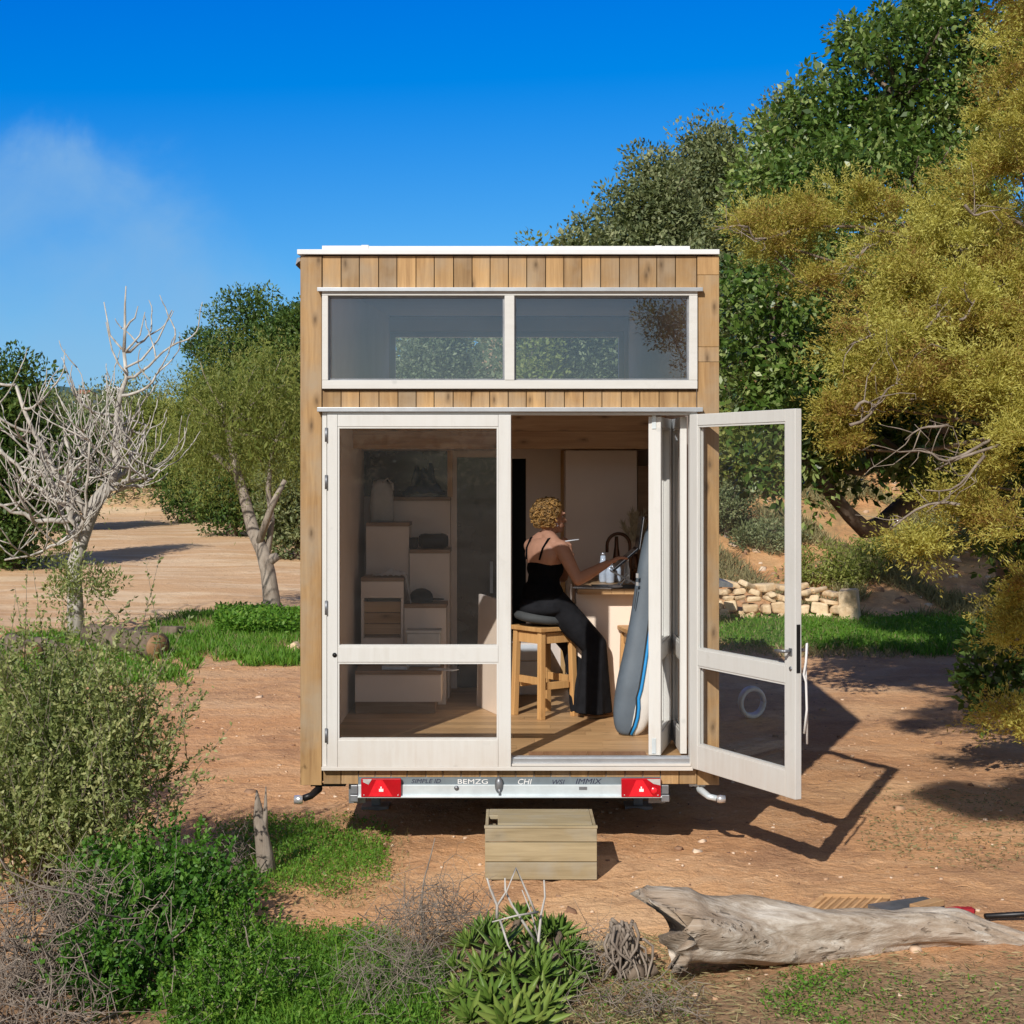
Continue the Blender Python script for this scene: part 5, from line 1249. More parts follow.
# bare grey twigs that show against the dark gaps
for (ax_, ay, bx_, by, D) in ((905, 385, 850, 425, 10.2), (880, 400, 855, 410, 10.2), (905, 440, 948, 425, 10.0), (900, 452, 990, 440, 9.9), (935, 470, 1000, 445, 9.9), (925, 490, 985, 455, 9.8), (850, 345, 875, 335, 10.6), (950, 300, 925, 330, 10.5), (975, 300, 960, 320, 10.4), (715, 230, 790, 232, 11.8), (840, 270, 875, 245, 11.6), (1000, 210, 965, 205, 11.), (890, 530, 960, 505, 9.9)):
    a, b = P(ax_, ay, D), P(bx_, by, D); pl_ = crook(a, b, 6, .10); m.tube(pl_, taper(.004, .012, 6), 5, rng.random())
    for q in range(5):
        s0 = pl_[rng.integers(1, 6)]; m.tube(crook(s0, s0 + Vector(rng.normal(size=3))*.13 + (a-b)*.25, 4, .15), taper(.0045, .0018, 4), 4, rng.random())
m.build('twigs', M['twig'], root)

# --- the tree behind the camera that the right pane of the high window mirrors
cen, k, d = ell_points([(2.35, -11.2, 3.95, .55, .6, .5), (2.0, -11., 4.15, .4, .4, .2), (2.75, -11.3, 3.6, .4, .5, .6), (3.2, -11.4, 3.8, .6, .6, .8)], 90, .3)
root = thing('feathery_tree', 'brown feathery tree seen only mirrored in the right pane of the high window', 'tree', (3.3, -11.5, gz(3.3, -11.5)))
lv = Leaves(); clumps(lv, cen, np.full(90, .2), 120, .05, .02, .8, .2, 0, np.clip(rng.normal(.2, .15, 90), 0, 1)); lv.build('foliage', L_['yellow'], root)
m = MB(); m.tube(crook((3.3, -11.5, gz(3.3, -11.5)-.1), (3.1, -11.4, 3.4), 6, .04), taper(.12, .07, 6), 9, .5); limbs_to(m, Vector((3.1, -11.4, 3.4)), [Vector(c) for c in cen[:24]], .03, .006); m.build('trunk', M['barkd'], root)

# --- hillside trees, each of its own
HT = [ # px, top py, depth, half-width px, leaf, label
 (655, 148, 37, 62, 'sage', 'grey-green evergreen with the tallest crown on the ridge above the roof'),
 (600, 205, 35, 52, 'sage', 'rounded grey-green evergreen on the slope left of the tallest ridge tree'),
 (722, 118, 40, 58, 'sage', 'grey-green evergreen on the ridge between the roof corner and the big broad-leaved tree'),
 (780, 92, 42, 46, 'sage', 'pale grey-green ridge tree touching the big broad-leaved tree'),
 (570, 232, 34, 34, 'sage', 'small grey-green evergreen low on the ridge just above the roof'),
 (537, 230, 33, 15, 'pepper', 'small yellow-green bush peeping over the middle of the roof'),
 (700, 250, 33, 70, 'sage', 'wide grey-green tree behind the right end of the roof'),
 (262, 282, 47, 62, 'dark', 'dark green domed tree behind the left corner of the house'),
 (205, 322, 50, 40, 'dark', 'dark green tree at the left end of the wooded ridge'),
 (300, 300, 44, 50, 'dark', 'dark green tree on the ridge hidden partly by the left cladding'),
 (14, 352, 33, 62, 'dark', 'dense dark green tree at the left edge behind the bare pale tree'),
 (62, 402, 44, 44, 'dark', 'dark green tree between the left edge tree and the bare pale tree'),
 (108, 405, 60, 46, 'sage', 'dull green bushy tree far behind the bare pale trunk'),
 (160, 402, 56, 44, 'pepper', 'light green bushy tree behind the right branches of the bare tree'),
 (195, 430, 48, 40, 'dark', 'dark green bush left of the leaning tree trunk'),
 (430, 285, 40, 60, 'sage', 'grey scrubby tree seen through the left pane of the high window'),
 (560, 282, 38, 60, 'sage', 'grey scrubby tree seen through the right pane of the high window'),
 (748, 405, 30.5, 44, 'pepper', 'light green bush seen through the glass of the open door leaf'),
 (726, 492, 28.5, 30, 'sage', 'grey twiggy bush low in the glass of the open door leaf'),
 (300, 440, 36, 42, 'sage', 'grey-green bush on the bank beside the left corner of the house'),
 (232, 470, 42, 34, 'dark', 'low dark bush on the bank behind the leaning tree'),
]
for (px, top, D, hw, lf, lab) in HT:
    b = G(px, D); zt = EYE - (top - HZ) * D / FL; hgt_ = max(zt - b.z, 1.0); rx = hw * D / FL
    crown = []
    for k in range(5):
        a = rng.uniform(0, 6.28); o_ = .42 * rx
        crown.append((b.x + math.cos(a)*o_, b.y + math.sin(a)*o_*.8, b.z + hgt_*rng.uniform(.35, .72), rx*.62, rx*.6, hgt_*.30))
    crown.append((b.x, b.y, zt - hgt_*.27, rx*.55, rx*.55, hgt_*.27)); crown.append((b.x, b.y, b.z + hgt_*.3, rx*.8, rx*.7, hgt_*.33))
    small = D < 30
    nc = int(np.clip(rx * hgt_ * (34 if not small else 40), 60, 380))
    tree('bush' if ('bush' in lab) else 'evergreen_tree', lab, 'bush' if 'bush' in lab else 'tree', tuple(b), crown, nc, 120 if not small else 80, .46 if not small else .22, .11 if not small else .06, .055 if not small else .028, lf, M['barkd'] if 'twiggy' not in lab else M['twig'],
         b + Vector((0, 0, hgt_*.3)), .16 if not small else .05, tint=(.48, .2), nbr=26 if not small else 60, fill=int(nc*16), group=None, lo=.6)

# --- leaning pale-green weeping tree left of the house
base = G(270, 24.6)
root = thing('weeping_tree', 'weeping pale green tree with a leaning grey trunk left of the house', 'tree', base)
crown = [E(232, 388, 25, 50, .9, 34), E(272, 385, 25, 38, .9, 46), E(196, 418, 25, 26, .7, 30), E(245, 430, 24.8, 52, .9, 34), E(285, 440, 25.3, 26, .7, 40), E(200, 452, 25.2, 26, .6, 26)]
cen, k, d = ell_points(crown, 330, .30); cen += rng.normal(size=cen.shape) * [.22, .15, .18]
lv = Leaves(); tn = np.clip(rng.normal(.5, .18, 330), .05, .95)
nl = 100; i = np.repeat(np.arange(330), nl); s_ = rng.random(len(i))
sid = rng.integers(0, 9, len(i)); so_ = rng.normal(size=(330, 9, 3)) * .26; sl_ = rng.uniform(.2, .75, (330, 9)) * rng.uniform(.5, 1.2, (330, 1))
p = cen[i] + so_[i, sid] + np.array([0, 0, -1.]) * (s_ * sl_[i, sid])[:, None] + (so_[i, sid] * np.array([1, 1, 0])) * (np.sqrt(s_) * .5)[:, None] + rng.normal(size=(len(i), 3)) * .03
lv.add(p, np.array([0, 0, -.7]) + rng.normal(size=(len(i), 3)) * .6, rng.uniform(.05, .09, len(i)), .011, tn[i] + rng.normal(size=len(i)) * .13)
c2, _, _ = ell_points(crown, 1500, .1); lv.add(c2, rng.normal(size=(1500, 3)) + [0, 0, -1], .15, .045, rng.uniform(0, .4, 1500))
lv.build('crown', L_['pepper'], root)
m = MB(); f0 = P(253, 530, 24.7); f1 = P(238, 475, 24.8)
m.tube([base - Vector((0, 0, .1)), P(272, 600, 24.6), P(268, 572, 24.6), P(262, 550, 24.6), f0, P(245, 500, 24.75), f1, P(228, 430, 24.9), P(222, 400, 25)], [.17, .13, .115, .105, .095, .08, .07, .05, .04], 12, .5, jit=.06)
m.tube([P(267, 556, 24.6), P(272, 520, 24.7), P(268, 490, 24.8), P(272, 450, 25), P(285, 420, 25)], [.05, .045, .04, .03, .02], 9, .5, jit=.05)
m.tube([P(258, 545, 24.6), P(272, 505, 24.4), P(285, 480, 24.4)], [.06, .05, .035], 9, .5, jit=.05); m.tube([f1, P(215, 455, 24.9), P(200, 450, 25)], [.07, .05, .03], 8, .5); m.tube([P(266, 562, 24.6), P(278, 556, 24.6)], [.10, .06], 8, .5)
limbs_to(m, P(228, 430, 24.9), [Vector(c) for c in cen[:14]], .022, .006, .05, .02)
m.build('trunk', M['barkg'], root)

# --- bare pale fig-like tree on the left
base = G(77, 22.0)
root = thing('bare_tree', 'leafless pale-barked tree with upswept branches on the left', 'tree', base)
m = MB(); trunk = [base - Vector((0, 0, .1)), P(75, 600, 22), P(73, 570, 22), P(80, 545, 22), P(88, 520, 22), P(97, 500, 22), P(110, 485, 22)]
m.tube(trunk, [.13, .105, .10, .10, .098, .095, .085], 14, .5, jit=.04)
nbt = [0]
def grow(p, d, ln, r, lev):
    """upswept candelabra branching"""
    nbt[0] += 1
    k = 6; pts = [p]; dd = Vector(d).normalized(); rr = [r]
    for i in range(k):
        tgt = Vector((0, 0, 1)) if lev > 0 else dd
        dd = (dd + tgt * (.14 if lev else .03) + Vector(rng.normal(size=3)) * .15).normalized()
        pts.append(pts[-1] + dd * ln / k); rr.append(r * (1 - .45 * (i+1)/k))
    m.tube(pts, rr, 6 if lev > 1 else 8, rng.random(), jit=.04)
    if lev >= 4 or ln < .16: return
    nch = {0: 4, 1: 3, 2: 3, 3: 1}[lev]
    for c in range(nch):
        t_ = rng.uniform(.35, 1.0) if c else 1.0; q = pts[max(1, min(k, int(round(t_*k))))]
        a = rng.uniform(0, 6.28); side = Vector((math.cos(a), math.sin(a)*.8, rng.uniform(-.25, .35)))
        grow(q, dd * (.65 if c else 1.0) + side * (.9 if c else .35), ln * rng.uniform(.48, .75), max(r * .58, .0095), lev + 1)
for (px, py, D, r, s) in ((124, 352, 22., .06, 0), (64, 435, 21.8, .05, 3), (16, 385, 21.6, .055, 4), (146, 425, 22.3, .042, 5), (-15, 500, 21.6, .045, 4), (160, 470, 21.7, .03, 5), (40, 455, 22.6, .04, 2), (5, 560, 21.6, .026, 3), (-10, 440, 22.1, .045, 2), (140, 455, 21.4, .035, 5), (90, 440, 21.2, .03, 4)):
    st_ = trunk[-1] if px > 90 else trunk[3 + (px < 30)]
    e = P(px, py, D)
    mid_ = st_.lerp(e, .45) + Vector((0, 0, -.25))
    pts = [st_.lerp(mid_, t_).lerp(mid_.lerp(e, t_), t_) for t_ in np.linspace(0, 1, 9)]
    pts = [p_ + Vector(rng.normal(size=3))*.03*(0 < i_ < 8) for i_, p_ in enumerate(pts)]
    m.tube(pts, [r*(1-.62*t_) for t_ in np.linspace(0, 1, 9)], 9, rng.random(), jit=.04)
    for i_ in range(2, 9):
        for _ in range(1):
            a = rng.uniform(0, 6.28); grow(pts[i_], Vector((math.cos(a)*1.1, math.sin(a)*.8, rng.uniform(-.2, .5))), rng.uniform(.45, .95), max(r*.38, .013), 2)
top_ = P(124, 352, 22.)
m.tube([top_, P(125, 330, 22.), P(125, 305, 22.05), P(126, 286, 22.)], [.026, .02, .014, .008], 7, .5)
for (x1_, y1_, x2_, y2_, y0_) in ((140, 335, 145, 312, 352), (110, 335, 104, 302, 352), (135, 318, 138, 306, 330), (158, 340, 172, 310, 368), (112, 350, 106, 322, 372)):
    m.tube([P(125, y0_, 22.), P((125+x1_)/2, y0_-8, 22.), P(x1_, y1_, 22.1), P(x2_, y2_, 22.1)], [.017, .015, .012, .007], 6, rng.random(), jit=.05)
m.build('trunk', M['barkw'], root); print('bare branches', nbt[0])
lv = Leaves()                                    # suckers with leaves at its foot
cen = np.array(G(77, 21.8)) + rng.normal(size=(26, 3)) * [.32, .2, .22] + [0, 0, .75]
clumps(lv, cen, np.full(26, .18), 60, .07, .026, .9, .5, 0, np.clip(rng.normal(.5, .2, 26), 0, 1))
lv.build('suckers', L_['shrub'], root)

# --- far scrub: the wooded slope that reads as one mass
lv = Leaves(); n = 2300
xx = rng.uniform(-34, 26, n); yy = rng.uniform(17, 62, n)
s_ = sstep(-7, 3, xx); keep = (yy > 43.5 + (20.5 - 43.5)*s_ + rng.normal(size=n)*1.2) & (np.abs(xx) < (yy + D0)*.36 + 2)
xx, yy = xx[keep], yy[keep]; n = len(xx)
cen = np.stack([xx, yy, hgt(xx, yy) + rng.uniform(.1, 1.5, n)], -1)
clumps(lv, cen, rng.uniform(.6, 1.15, n), 130, .17, .08, .8, .4, 0, np.clip(rng.normal(.42, .2, n), 0, 1))
n = 260; xb = rng.uniform(-45, 45, n); yb = rng.uniform(-58, -34, n); cb = np.stack([xb, yb, hgt(xb, yb) + rng.uniform(.2, 1.6, n)], -1)
clumps(lv, cb, rng.uniform(.9, 1.4, n), 110, .3, .16, .8, .4, 0, np.clip(rng.normal(.42, .2, n), 0, 1))     # the wood behind the camera, met only in the glass
w_ = lv.build('woodland', L_['sage'], None, (0, 30, 0)); _props(w_, 'mixed grey-green scrub covering the slopes behind the house', 'scrub', kind='stuff'); print('woodland', lv.count())

# --- slope scrub on the right: named low bushes
for (px, D, wpx, hpx, lf, lab) in ((835, 26.5, 46, 38, 'pepper', 'low pale green bush above the right end of the stone wall'), (900, 27.5, 50, 36, 'pepper', 'olive bush in the middle of the right-hand slope'), (770, 28, 36, 26, 'sage', 'low grey bush on the slope above the stone wall'), (975, 28, 46, 40, 'sage', 'grey-green bush high on the slope at the right edge')):
    b = G(px, D); rx, rz = wpx*D/FL, hpx*D/FL
    tree('low_bush', lab, 'bush', tuple(b), [(b.x, b.y, b.z + rz*.55, rx, rx*.7, rz*.6), (b.x+rx*.4, b.y, b.z + rz*.35, rx*.7, rx*.6, rz*.5), (b.x-rx*.5, b.y, b.z + rz*.3, rx*.6, rx*.5, rz*.45)], 90, 42, .17, .075, .025, lf, M['twig'], b + Vector((0, 0, .2)), .03, tint=(.5, .2), nbr=40, lo=.4)
# ------------------------------------------------------------------ ground cover and foreground plants
def onground(x, y, dz=0.): return np.stack([x, y, hgt(x, y) + dz], -1)
def blades(lv, x, y, L, W, tint, lean=.45):
    n = len(x); ax = rng.normal(size=(n, 3)) * lean; ax[:, 2] = 1
    lv.add(onground(x, y, -.005), ax, L * rng.uniform(.5, 1.3, n), W, tint + rng.normal(size=n) * .16, curve=.15)
def patch(px0, px1, D0_, D1_, n, edge=.25, thresh=.0, seed=0):
    """patchy scatter over a piece of ground given by columns and depth"""
    D = rng.uniform(D0_, D1_, n); px = rng.uniform(px0, px1, n); x = (px - CX)*D/FL; y = D - D0
    u = (px - px0)/(px1 - px0)*2 - 1; v = (D - D0_)/(D1_ - D0_)*2 - 1
    q_ = 2.2/np.maximum(D1_ - D0_, 1.2); X_, Y_ = x*q_, y*q_
    f = np.sin(X_*5.1+seed)*np.sin(Y_*4.3+seed*2) + .6*np.sin(X_*11+Y_*7+seed) + .5*np.sin(X_*23-Y_*17) + .4*np.sin(X_*41+Y_*37)
    k = (1 - (u*u + v*v)) + f*edge*2 > thresh + rng.normal(size=n)*.28
    return x[k], y[k]
def cover(lv, x, y, hmax, L, W, tint=.5):
    """small leafy herbs"""
    n = len(x); z = rng.random(n)*hmax; p = onground(x, y); p[:, 2] += z
    ax = rng.normal(size=(n, 3)); ax[:, 2] = np.abs(ax[:, 2])*.6 + .1
    nr = rng.normal(size=(n, 3))*.5 + [0, 0, 1]
    lv.add(p, ax, L*rng.uniform(.6, 1.3, n), W*rng.uniform(.7, 1.2, n), tint + rng.normal(size=n)*.18, nr)
def stuff(lv, name, mat, label, loc): o = lv.build(name, L_[mat], None, loc); _props(o, label, 'ground cover', kind='stuff'); return o
lv = Leaves()                                     # weeds around the stake
x, y = patch(215, 392, 8.6, 10.6, 12000, seed=1); cover(lv, x, y, .05, .022, .012, .55); x, y = patch(225, 385, 8.8, 10.4, 3500, seed=1); blades(lv, x, y, .07, .006, .55)
stuff(lv, 'weeds', 'grass', 'patch of bright green weeds on the earth around the wooden stake', G(310, 9.3))
lv = Leaves()                                     # lush carpet at the bottom
x, y = patch(170, 450, 5.9, 8.0, 26000, seed=4, thresh=-.1); cover(lv, x, y, .07, .022, .012, .45); x, y = patch(170, 440, 5.9, 7.9, 9000, seed=4); blades(lv, x, y, .10, .006, .5)
stuff(lv, 'grass', 'grass', 'lush low green carpet at the bottom of the photo', G(320, 7.))
lv = Leaves()                                     # herbs under the log and litter-strewn verge
for a in ((760, 870, 6.6, 7.4, 2600, 7), (560, 690, 6.3, 7.6, 1800, 3), (830, 1020, 6.2, 7.3, 1800, 5)):
    x, y = patch(a[0], a[1], a[2], a[3], a[4], seed=a[5], thresh=.35); cover(lv, x, y, .03, .018, .010, .45)
stuff(lv, 'weeds', 'grass', 'sparse green weeds on the dark verge below the log', G(800, 7.))
lv = Leaves()
x, y = patch(150, 320, 18.8, 25.5, 22000, .45, seed=2, thresh=.15); blades(lv, x, y, .13, .018, .5); x, y = patch(215, 300, 21.8, 24.4, 14000, seed=6, thresh=-.3); cover(lv, x, y, .26, .06, .035, .45)
stuff(lv, 'grass', 'grass', 'bright grass around the foot of the leaning tree', G(245, 23))
lv = Leaves()
x, y = patch(-10, 200, 17., 22.2, 16000, .45, seed=8, thresh=.1); blades(lv, x, y, .12, .018, .45)
stuff(lv, 'grass', 'grass', 'shaded grass around the cut logs on the left', G(80, 19.6))
lv = Leaves()
x, y = patch(690, 960, 20.6, 24.4, 24000, seed=9, thresh=.1); blades(lv, x, y, .11, .016, .5); x, y = patch(850, 1060, 19.8, 25, 17000, seed=3, thresh=.0); blades(lv, x, y, .13, .016, .4); x, y = patch(690, 1040, 20.3, 25, 9000, seed=4, thresh=-.1); cover(lv, x, y, .10, .05, .03, .45)
stuff(lv, 'grass', 'grass', 'green grass strip along the foot of the stone wall and slope', G(860, 22.5))
lv = Leaves()
x, y = patch(690, 1060, 24.5, 35, 60000, seed=5, thresh=-.5); f = np.sin(x*2.3)*np.sin(y*1.9) + .5*np.sin(x*5+y*3); k = f > .12; blades(lv, x[k], y[k], .24, .020, .4, .7)
stuff(lv, 'dry_grass', 'drygrass', 'dry tufts of grass scattered over the earth slope on the right', G(850, 28))
lv = Leaves()                                     # dead stems and litter on the verge
x, y = patch(330, 700, 6.2, 8.0, 7000, seed=2, thresh=-.2); n = len(x); ax = rng.normal(size=(n, 3)); ax[:, 2] = np.abs(ax[:, 2])*.25
lv.add(onground(x, y, .012), ax, rng.uniform(.03, .12, n), .005, rng.random(n)); x, y = patch(640, 1060, 6.0, 7.6, 4000, seed=6, thresh=-.3); n = len(x); ax = rng.normal(size=(n, 3)); ax[:, 2] = np.abs(ax[:, 2])*.15
lv.add(onground(x, y, .012), ax, rng.uniform(.02, .07, n), .006, rng.random(n))
stuff(lv, 'leaf_litter', 'drygrass', 'dry stems and leaf litter strewn over the dark verge', G(600, 7))
lv = Leaves()
x, y = patch(860, 1060, 9.2, 11.6, 1800, seed=3, thresh=-.1); n = len(x); ax = rng.normal(size=(n, 3)); ax[:, 2] = np.abs(ax[:, 2])*.2; lv.add(onground(x, y, .008), ax, rng.uniform(.015, .05, n), .008, rng.random(n)*.6)
x, y = patch(150, 330, 19.5, 25.5, 5000, seed=7, thresh=-.1); blades(lv, x, y, .12, .014, .5, .7); x, y = patch(690, 1000, 19.6, 24.4, 7000, seed=2, thresh=-.2); blades(lv, x, y, .12, .014, .5, .7)
x, y = patch(200, 410, 8.4, 10.8, 2500, seed=6, thresh=-.2); blades(lv, x, y, .05, .005, .5, .9)
stuff(lv, 'leaf_litter', 'drygrass', 'dead leaves and dry grass thinning out over the bare earth', G(960, 10))
# pebbles and chips
n = 2600; D = np.concatenate([rng.uniform(6.2, 14, 1700), rng.uniform(14, 22, 400), rng.uniform(25, 34, 500)]); px = np.concatenate([rng.uniform(-20, 1044, 1700), rng.uniform(130, 320, 200), rng.uniform(740, 1000, 200), rng.uniform(690, 1060, 500)])
x = (px-CX)*D/FL; y = D-D0; s_ = rng.lognormal(-4.95, .55, n)*np.where(D > 24.9, 5., 1+.03*np.maximum(D-10, 0)); p = onground(x, y)
cube = np.array([(-1,-1,-.5),(1,-1,-.5),(1,1,-.5),(-1,1,-.5),(-.7,-.6,.6),(.6,-.7,.5),(.7,.6,.6),(-.6,.7,.5)]); fc = np.array([(0,3,2,1),(4,5,6,7),(0,1,5,4),(1,2,6,5),(2,3,7,6),(3,0,4,7)])
an = rng.uniform(0, 6.28, n); c_, si = np.cos(an), np.sin(an); v = cube[None]*s_[:, None, None]*rng.uniform(.5, 1.3, (n, 8, 3))
v = np.stack([v[..., 0]*c_[:, None]-v[..., 1]*si[:, None], v[..., 0]*si[:, None]+v[..., 1]*c_[:, None], v[..., 2]], -1) + p[:, None]
pm, t = newmat('pebbles'); t.out(t.pbr(t.ramp(t.rnd(), [(0, (.20, .11, .07)), (.6, (.46, .29, .18)), (1, (.72, .56, .42))]), .9, spec=.15))
o = link_mesh('pebbles', mesh_np('pebbles', v.reshape(-1, 3), (fc[None] + np.arange(n)[:, None, None]*8).reshape(-1, 4), np.repeat(rng.random(n), 8)), pm)
_props(o, 'scattered pebbles and stone chips over the red earth', 'pebbles', kind='stuff')

# --- foreground shrubs on the left
def stem_shrub(name, label, base, crown, nst, leaf, bark_, per=34, L=.038, W=.011, tint=(.5, .17), rad=.10, nclump=300, rs=.012, up=.9, lo=.2, spray=.3):
    root = thing(name, label, 'shrub', base); base = Vector(base)
    cen, k, d = ell_points(crown, nclump, lo); g = hgt(cen[:, 0], cen[:, 1]); cen[:, 2] = np.maximum(cen[:, 2], g + .05)
    lv = Leaves(); tn = np.clip(rng.normal(tint[0], tint[1], nclump), .03, .97)
    # leafy upright shoots
    ns = 5; i = np.repeat(np.arange(nclump), ns); dv = rng.normal(size=(len(i), 3))*.55 + [0, 0, up]; dv = unit(dv)
    st_ = cen[i] + rng.normal(size=(len(i), 3))*rad*.6; ln = rng.uniform(.6, 1.5, len(i))*spray
    j = np.repeat(np.arange(len(i)), per); tt = rng.random(len(j)); p = st_[j] + dv[j]*(tt*ln[j])[:, None]
    ax = dv[j]*.75 + rng.normal(size=(len(j), 3))*.65
    lv.add(p, ax, L*rng.uniform(.6, 1.3, len(j))*(1.1-.5*tt), W*rng.uniform(.8, 1.2, len(j)), tn[i][j] + rng.normal(size=len(j))*.14 + (tt-.5)*.2)
    lv.build('foliage', L_[leaf], root); print(name, lv.count())
    m = MB()
    for q in rng.choice(len(i), min(nst*5, len(i)), replace=False): m.tube([Vector(st_[q]), Vector(st_[q] + dv[q]*ln[q])], [.0028, .001], 4, rng.random())
    for q in rng.choice(nclump, min(nst, nclump), replace=False): 
        b0 = base + Vector((rng.normal()*.18, rng.normal()*.12, 0)); m.tube(crook(b0, Vector(cen[q]), 6, .12, .03), taper(rs, rs*.25, 6), 5, rng.random())
    m.build('stems', bark_, root); return root
b = G(70, 8.6)
stem_shrub('grey_green_shrub', 'tall loose grey-green shrub filling the lower left foreground', tuple(b), [E(70, 790, 8.6, 66, .40, 70), E(115, 740, 8.7, 30, .3, 50), E(28, 765, 8.5, 40, .35, 46), E(75, 860, 8.4, 75, .4, 50), E(62, 710, 8.7, 32, .25, 34), E(104, 680, 8.7, 14, .15, 24), E(20, 830, 8.3, 50, .35, 50), E(135, 790, 8.6, 20, .2, 44), E(128, 720, 8.6, 18, .2, 28), E(15, 690, 8.6, 16, .2, 30)], 80, 'shrub', M['twig'], 36, .042, .0135, (.52, .2), .13, 215, .008, 1.0, .12, .44)
b = G(-20, 10.5)
stem_shrub('green_shrub', 'brighter green shrub behind the grey-green one at the left edge', tuple(b), [E(15, 730, 10.3, 45, .4, 50), E(60, 790, 10.2, 50, .4, 55), E(-20, 780, 10.3, 40, .4, 60)], 40, 'grass', M['twig'], 26, .045, .014, (.5, .2), .12, 130, .012, .8)
b = G(165, 7.9)
stem_shrub('dark_green_shrub', 'dark green leafy shrub low beneath the grey-green shrub', tuple(b), [E(150, 890, 8.0, 70, .35, 45), E(185, 930, 7.7, 55, .3, 40), E(120, 945, 7.4, 60, .3, 45), E(215, 905, 8.1, 26, .2, 32), E(110, 985, 6.9, 55, .25, 35)], 60, 'nettle', M['twig'], 20, .036, .020, (.42, .2), .10, 260, .010, .5, .2, .16)
b = G(235, 6.9)
stem_shrub('leafy_herbs', 'low feathery green herbs at the edge of the green carpet', tuple(b), [E(225, 965, 7.3, 50, .25, 30), E(255, 1000, 6.8, 60, .25, 28), E(200, 1010, 6.7, 40, .25, 30), E(225, 930, 7.6, 22, .15, 24)], 30, 'grass', M['twig'], 22, .026, .010, (.4, .2), .09, 140, .006, .7, .2, .12)
# dry bramble tangle
def tangle(name, label, base, ells, n, r, mat, wig=.2, ln=(.15, .45), upb=.5):
    root = thing(name, label, 'dry twigs', base); m = MB(); c, _, _ = ell_points(ells, n, .0)
    for q in c:
        d = Vector(rng.normal(size=3)); d.z = abs(d.z)*upb + .1; d.normalize(); L = rng.uniform(*ln); g = gz(q[0], q[1])
        a = Vector(q) - d*L*.5; a.z = max(a.z, g); b_ = Vector(q) + d*L*.5; rr = r*rng.uniform(.5, 1.4)
        pl_ = crook(a, b_, 5, wig); m.tube(pl_, taper(rr, rr*.35), 4, rng.random())
        if rng.random() < .5:
            s0 = pl_[3]; m.tube(crook(s0, s0 + (d + Vector(rng.normal(size=3))*.7)*L*.3, 3, .15), taper(rr*.6, rr*.25, 3), 4, rng.random())
    m.build('twigs', mat, root); return root
tangle('dry_bramble', 'tangle of dry grey bramble stems in the bottom left corner', G(50, 7.0), [E(40, 930, 7.3, 60, .3, 45), E(40, 975, 7.0, 75, .3, 50), E(95, 915, 7.4, 40, .2, 40), E(30, 1010, 6.5, 70, .2, 30)], 420, .0036, M['twig'], .16, (.15, .5), 1.1)
tangle('bleached_branches', 'few bleached broken branches poking up through the bramble', G(90, 6.8), [E(60, 930, 7.0, 60, .25, 70), E(110, 900, 7.3, 45, .2, 50), E(150, 960, 7.0, 40, .2, 40)], 18, .0055, M['twig'], .10, (.3, .6), 1.4)
tangle('dry_brush', 'wispy grey dry brush left of the succulents', G(400, 7.1), [E(415, 930, 7.4, 45, .25, 35), E(400, 985, 7.0, 60, .25, 35), E(440, 905, 7.7, 45, .25, 18), E(370, 1000, 6.8, 40, .2, 25)], 420, .0020, M['twig'], .2, (.12, .42), .9)
tangle('dry_stalks', 'sparse dry brown stalks on the verge right of the succulents', G(640, 6.9), [E(610, 1000, 6.8, 50, .2, 18), E(660, 1000, 6.8, 50, .2, 20), E(590, 950, 7.4, 20, .2, 16)], 110, .0025, M['twig'], .2, (.08, .25), .6)
tangle('dry_twigs', 'scatter of dry twigs around the wooden stake', G(225, 8.8), [E(215, 845, 9.2, 45, .3, 14), E(225, 870, 8.9, 35, .2, 14)], 90, .003, M['twig'], .2, (.1, .3), .5)
# tall thin stalk
b = G(432, 7.6); m = MB(); m.tube([b, P(424, 940, 7.6), P(421, 905, 7.6), P(424, 880, 7.6), P(431, 855, 7.6), P(435, 838, 7.6)], [.008, .007, .006, .004, .003, .002], 6, .5); m.single('tall_dry_stalk', M['twig'], 'single tall thin dry stalk rising in front of the trailer shadow', 'stalk', b)
# bleached forked twigs over the succulents
b = G(545, 7.2); r_ = thing('forked_dead_stem', 'bleached forked dead stems standing up among the succulents', 'dead stem', b); m = MB()
def tw(*pp, r=.008): m.tube([P(a_, c_, d_) for a_, c_, d_ in pp], taper(r, r*.5, len(pp)-1), 6, rng.random(), jit=.08)
tw((539, 975, 7.2), (538, 945, 7.2), (541, 915, 7.25), (545, 897, 7.3), (544, 880, 7.3)); tw((538, 945, 7.2), (525, 925, 7.15), (512, 905, 7.15), (505, 890, 7.15), (505, 878, 7.15), r=.007); tw((535, 912, 7.2), (528, 895, 7.2), (516, 868, 7.2), (506, 893, 7.1), r=.006)
tw((538, 912, 7.2), (515, 916, 7.1), (492, 922, 7.1), r=.006); tw((497, 918, 7.1), (497, 905, 7.1), (490, 888, 7.1), (487, 878, 7.1), r=.008); tw((497, 906, 7.1), (506, 892, 7.12), (505, 880, 7.12), r=.006); tw((500, 920, 7.1), (508, 945, 7.0), (512, 952, 7.0), r=.006); tw((540, 945, 7.25), (532, 915, 7.25), (522, 890, 7.25), r=.005); tw((468, 990, 6.9), (485, 1005, 6.8), (500, 1018, 6.7), r=.005)
m.build('twigs', M['twigw'], r_)
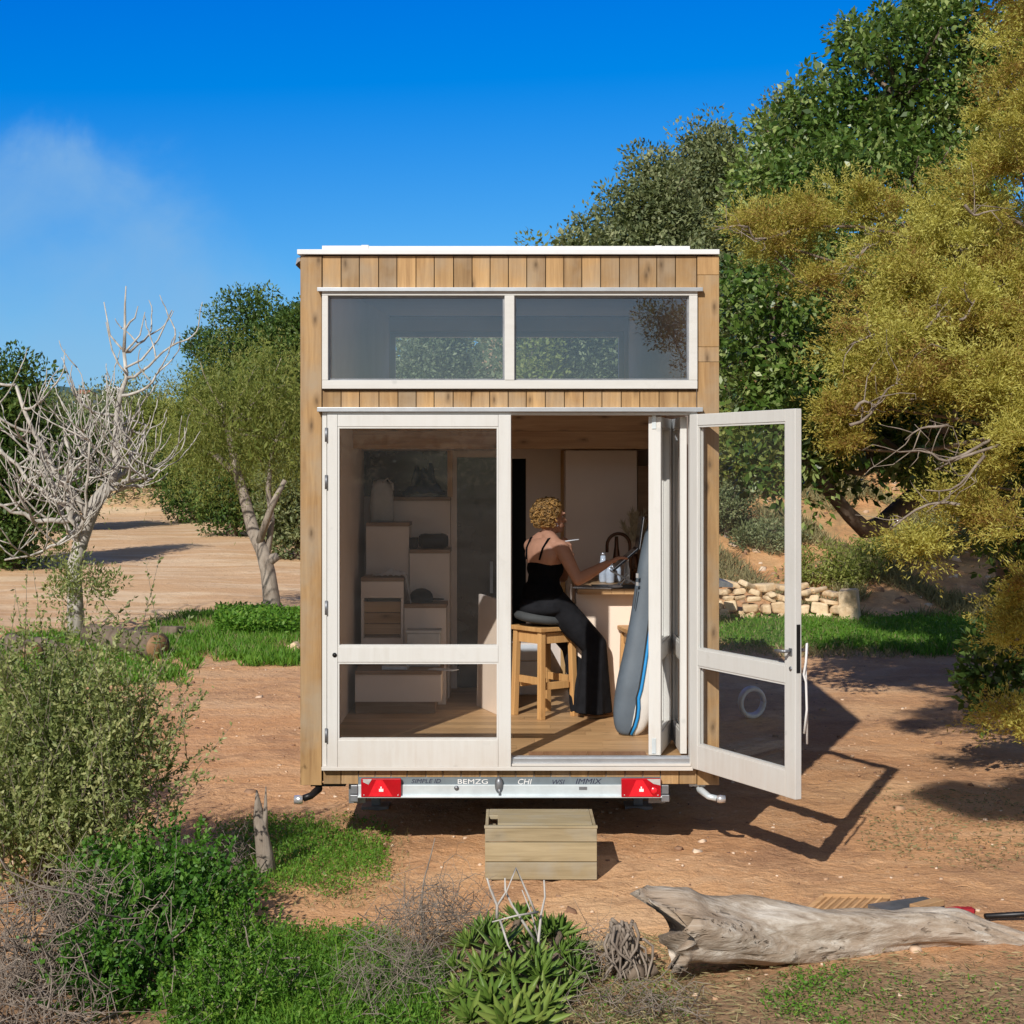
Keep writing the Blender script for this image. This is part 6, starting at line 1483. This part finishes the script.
# --- succulent clump: rosettes of thick pointed leaves
b = G(515, 7.2); root = thing('succulent_clump', 'dense clump of green spiky succulent rosettes in the bottom centre', 'succulent', b)
def rosette(c, axis, size, nl, tint):
    axis = Vector(axis).normalized(); u = axis.orthogonal().normalized(); v_ = axis.cross(u); vs = []; fs = []; rr = []
    for i in range(nl):
        t_ = i/nl; an = i*2.39996; el = .25 + 1.05*t_ + rng.normal()*.08; L = size*(1.05 - .5*t_)*rng.uniform(.85, 1.1); wd = L*.34
        rad = u*math.cos(an) + v_*math.sin(an); tang = axis.cross(rad).normalized()
        base_ = len(vs); k = 5; r_leaf = np.clip(tint + rng.normal()*.12, 0, 1)
        for s in range(k+1):
            f = s/k; e2_ = el + .35*f; pos_ = Vector(c) + (rad*math.cos(el) + axis*math.sin(el))*L*f + axis*(.14*L*f*f)
            wv = wd*.5*(1-f**1.6)*(.8+.5*f) + .0008; th = wd*.22*(1-f)+.0006; nrm = (axis*math.cos(el) - rad*math.sin(el)).normalized()
            vs += [pos_ + tang*wv + nrm*wv*.35, pos_ - nrm*th, pos_ - tang*wv + nrm*wv*.35, pos_ + nrm*th*.2]; rr += [r_leaf + (.15 if f > .8 else 0)]*4
        for s in range(k):
            for q in range(4): fs.append((base_+s*4+q, base_+s*4+(q+1) % 4, base_+(s+1)*4+(q+1) % 4, base_+(s+1)*4+q))
    me = mesh_np('rosette', np.array([tuple(p_ - ORG[root.name]) for p_ in vs]), np.array(fs), np.clip(rr, 0, 1), smooth=True)
    link_mesh('rosette', me, L_['aloe'], root)
ros = [(497, 925, 7.45), (520, 915, 7.55), (545, 930, 7.5), (470, 940, 7.3), (500, 945, 7.25), (530, 940, 7.35), (560, 950, 7.4), (575, 968, 7.3), (455, 962, 7.1), (482, 968, 7.0), (510, 970, 7.0), (540, 972, 7.05), (565, 985, 7.1), (462, 990, 6.85), (490, 995, 6.8), (520, 1000, 6.8), (545, 1000, 6.85), (470, 1012, 6.7), (505, 1018, 6.6), (535, 1018, 6.65), (485, 930, 7.4), (535, 955, 7.15), (558, 930, 7.5), (572, 945, 7.45)]
for (px, py, D) in ros:
    c = P(px, py, D); c.z = max(c.z, gz(c.x, c.y) + .03); out_ = Vector((c.x - b.x, (c.y - b.y)*.8 - .12, .45)); rosette(c - Vector((0, 0, .03)), out_, rng.uniform(.105, .155), int(rng.uniform(20, 28)), rng.uniform(.35, .7))
m = MB()
for (px, py, D) in ros: c = P(px, py, D); m.tube(crook(G((px+515)/2, (D+7.1)/2), c, 4, .08), taper(.02, .016, 4), 6)
m.build('stem', M['barkd'], root)
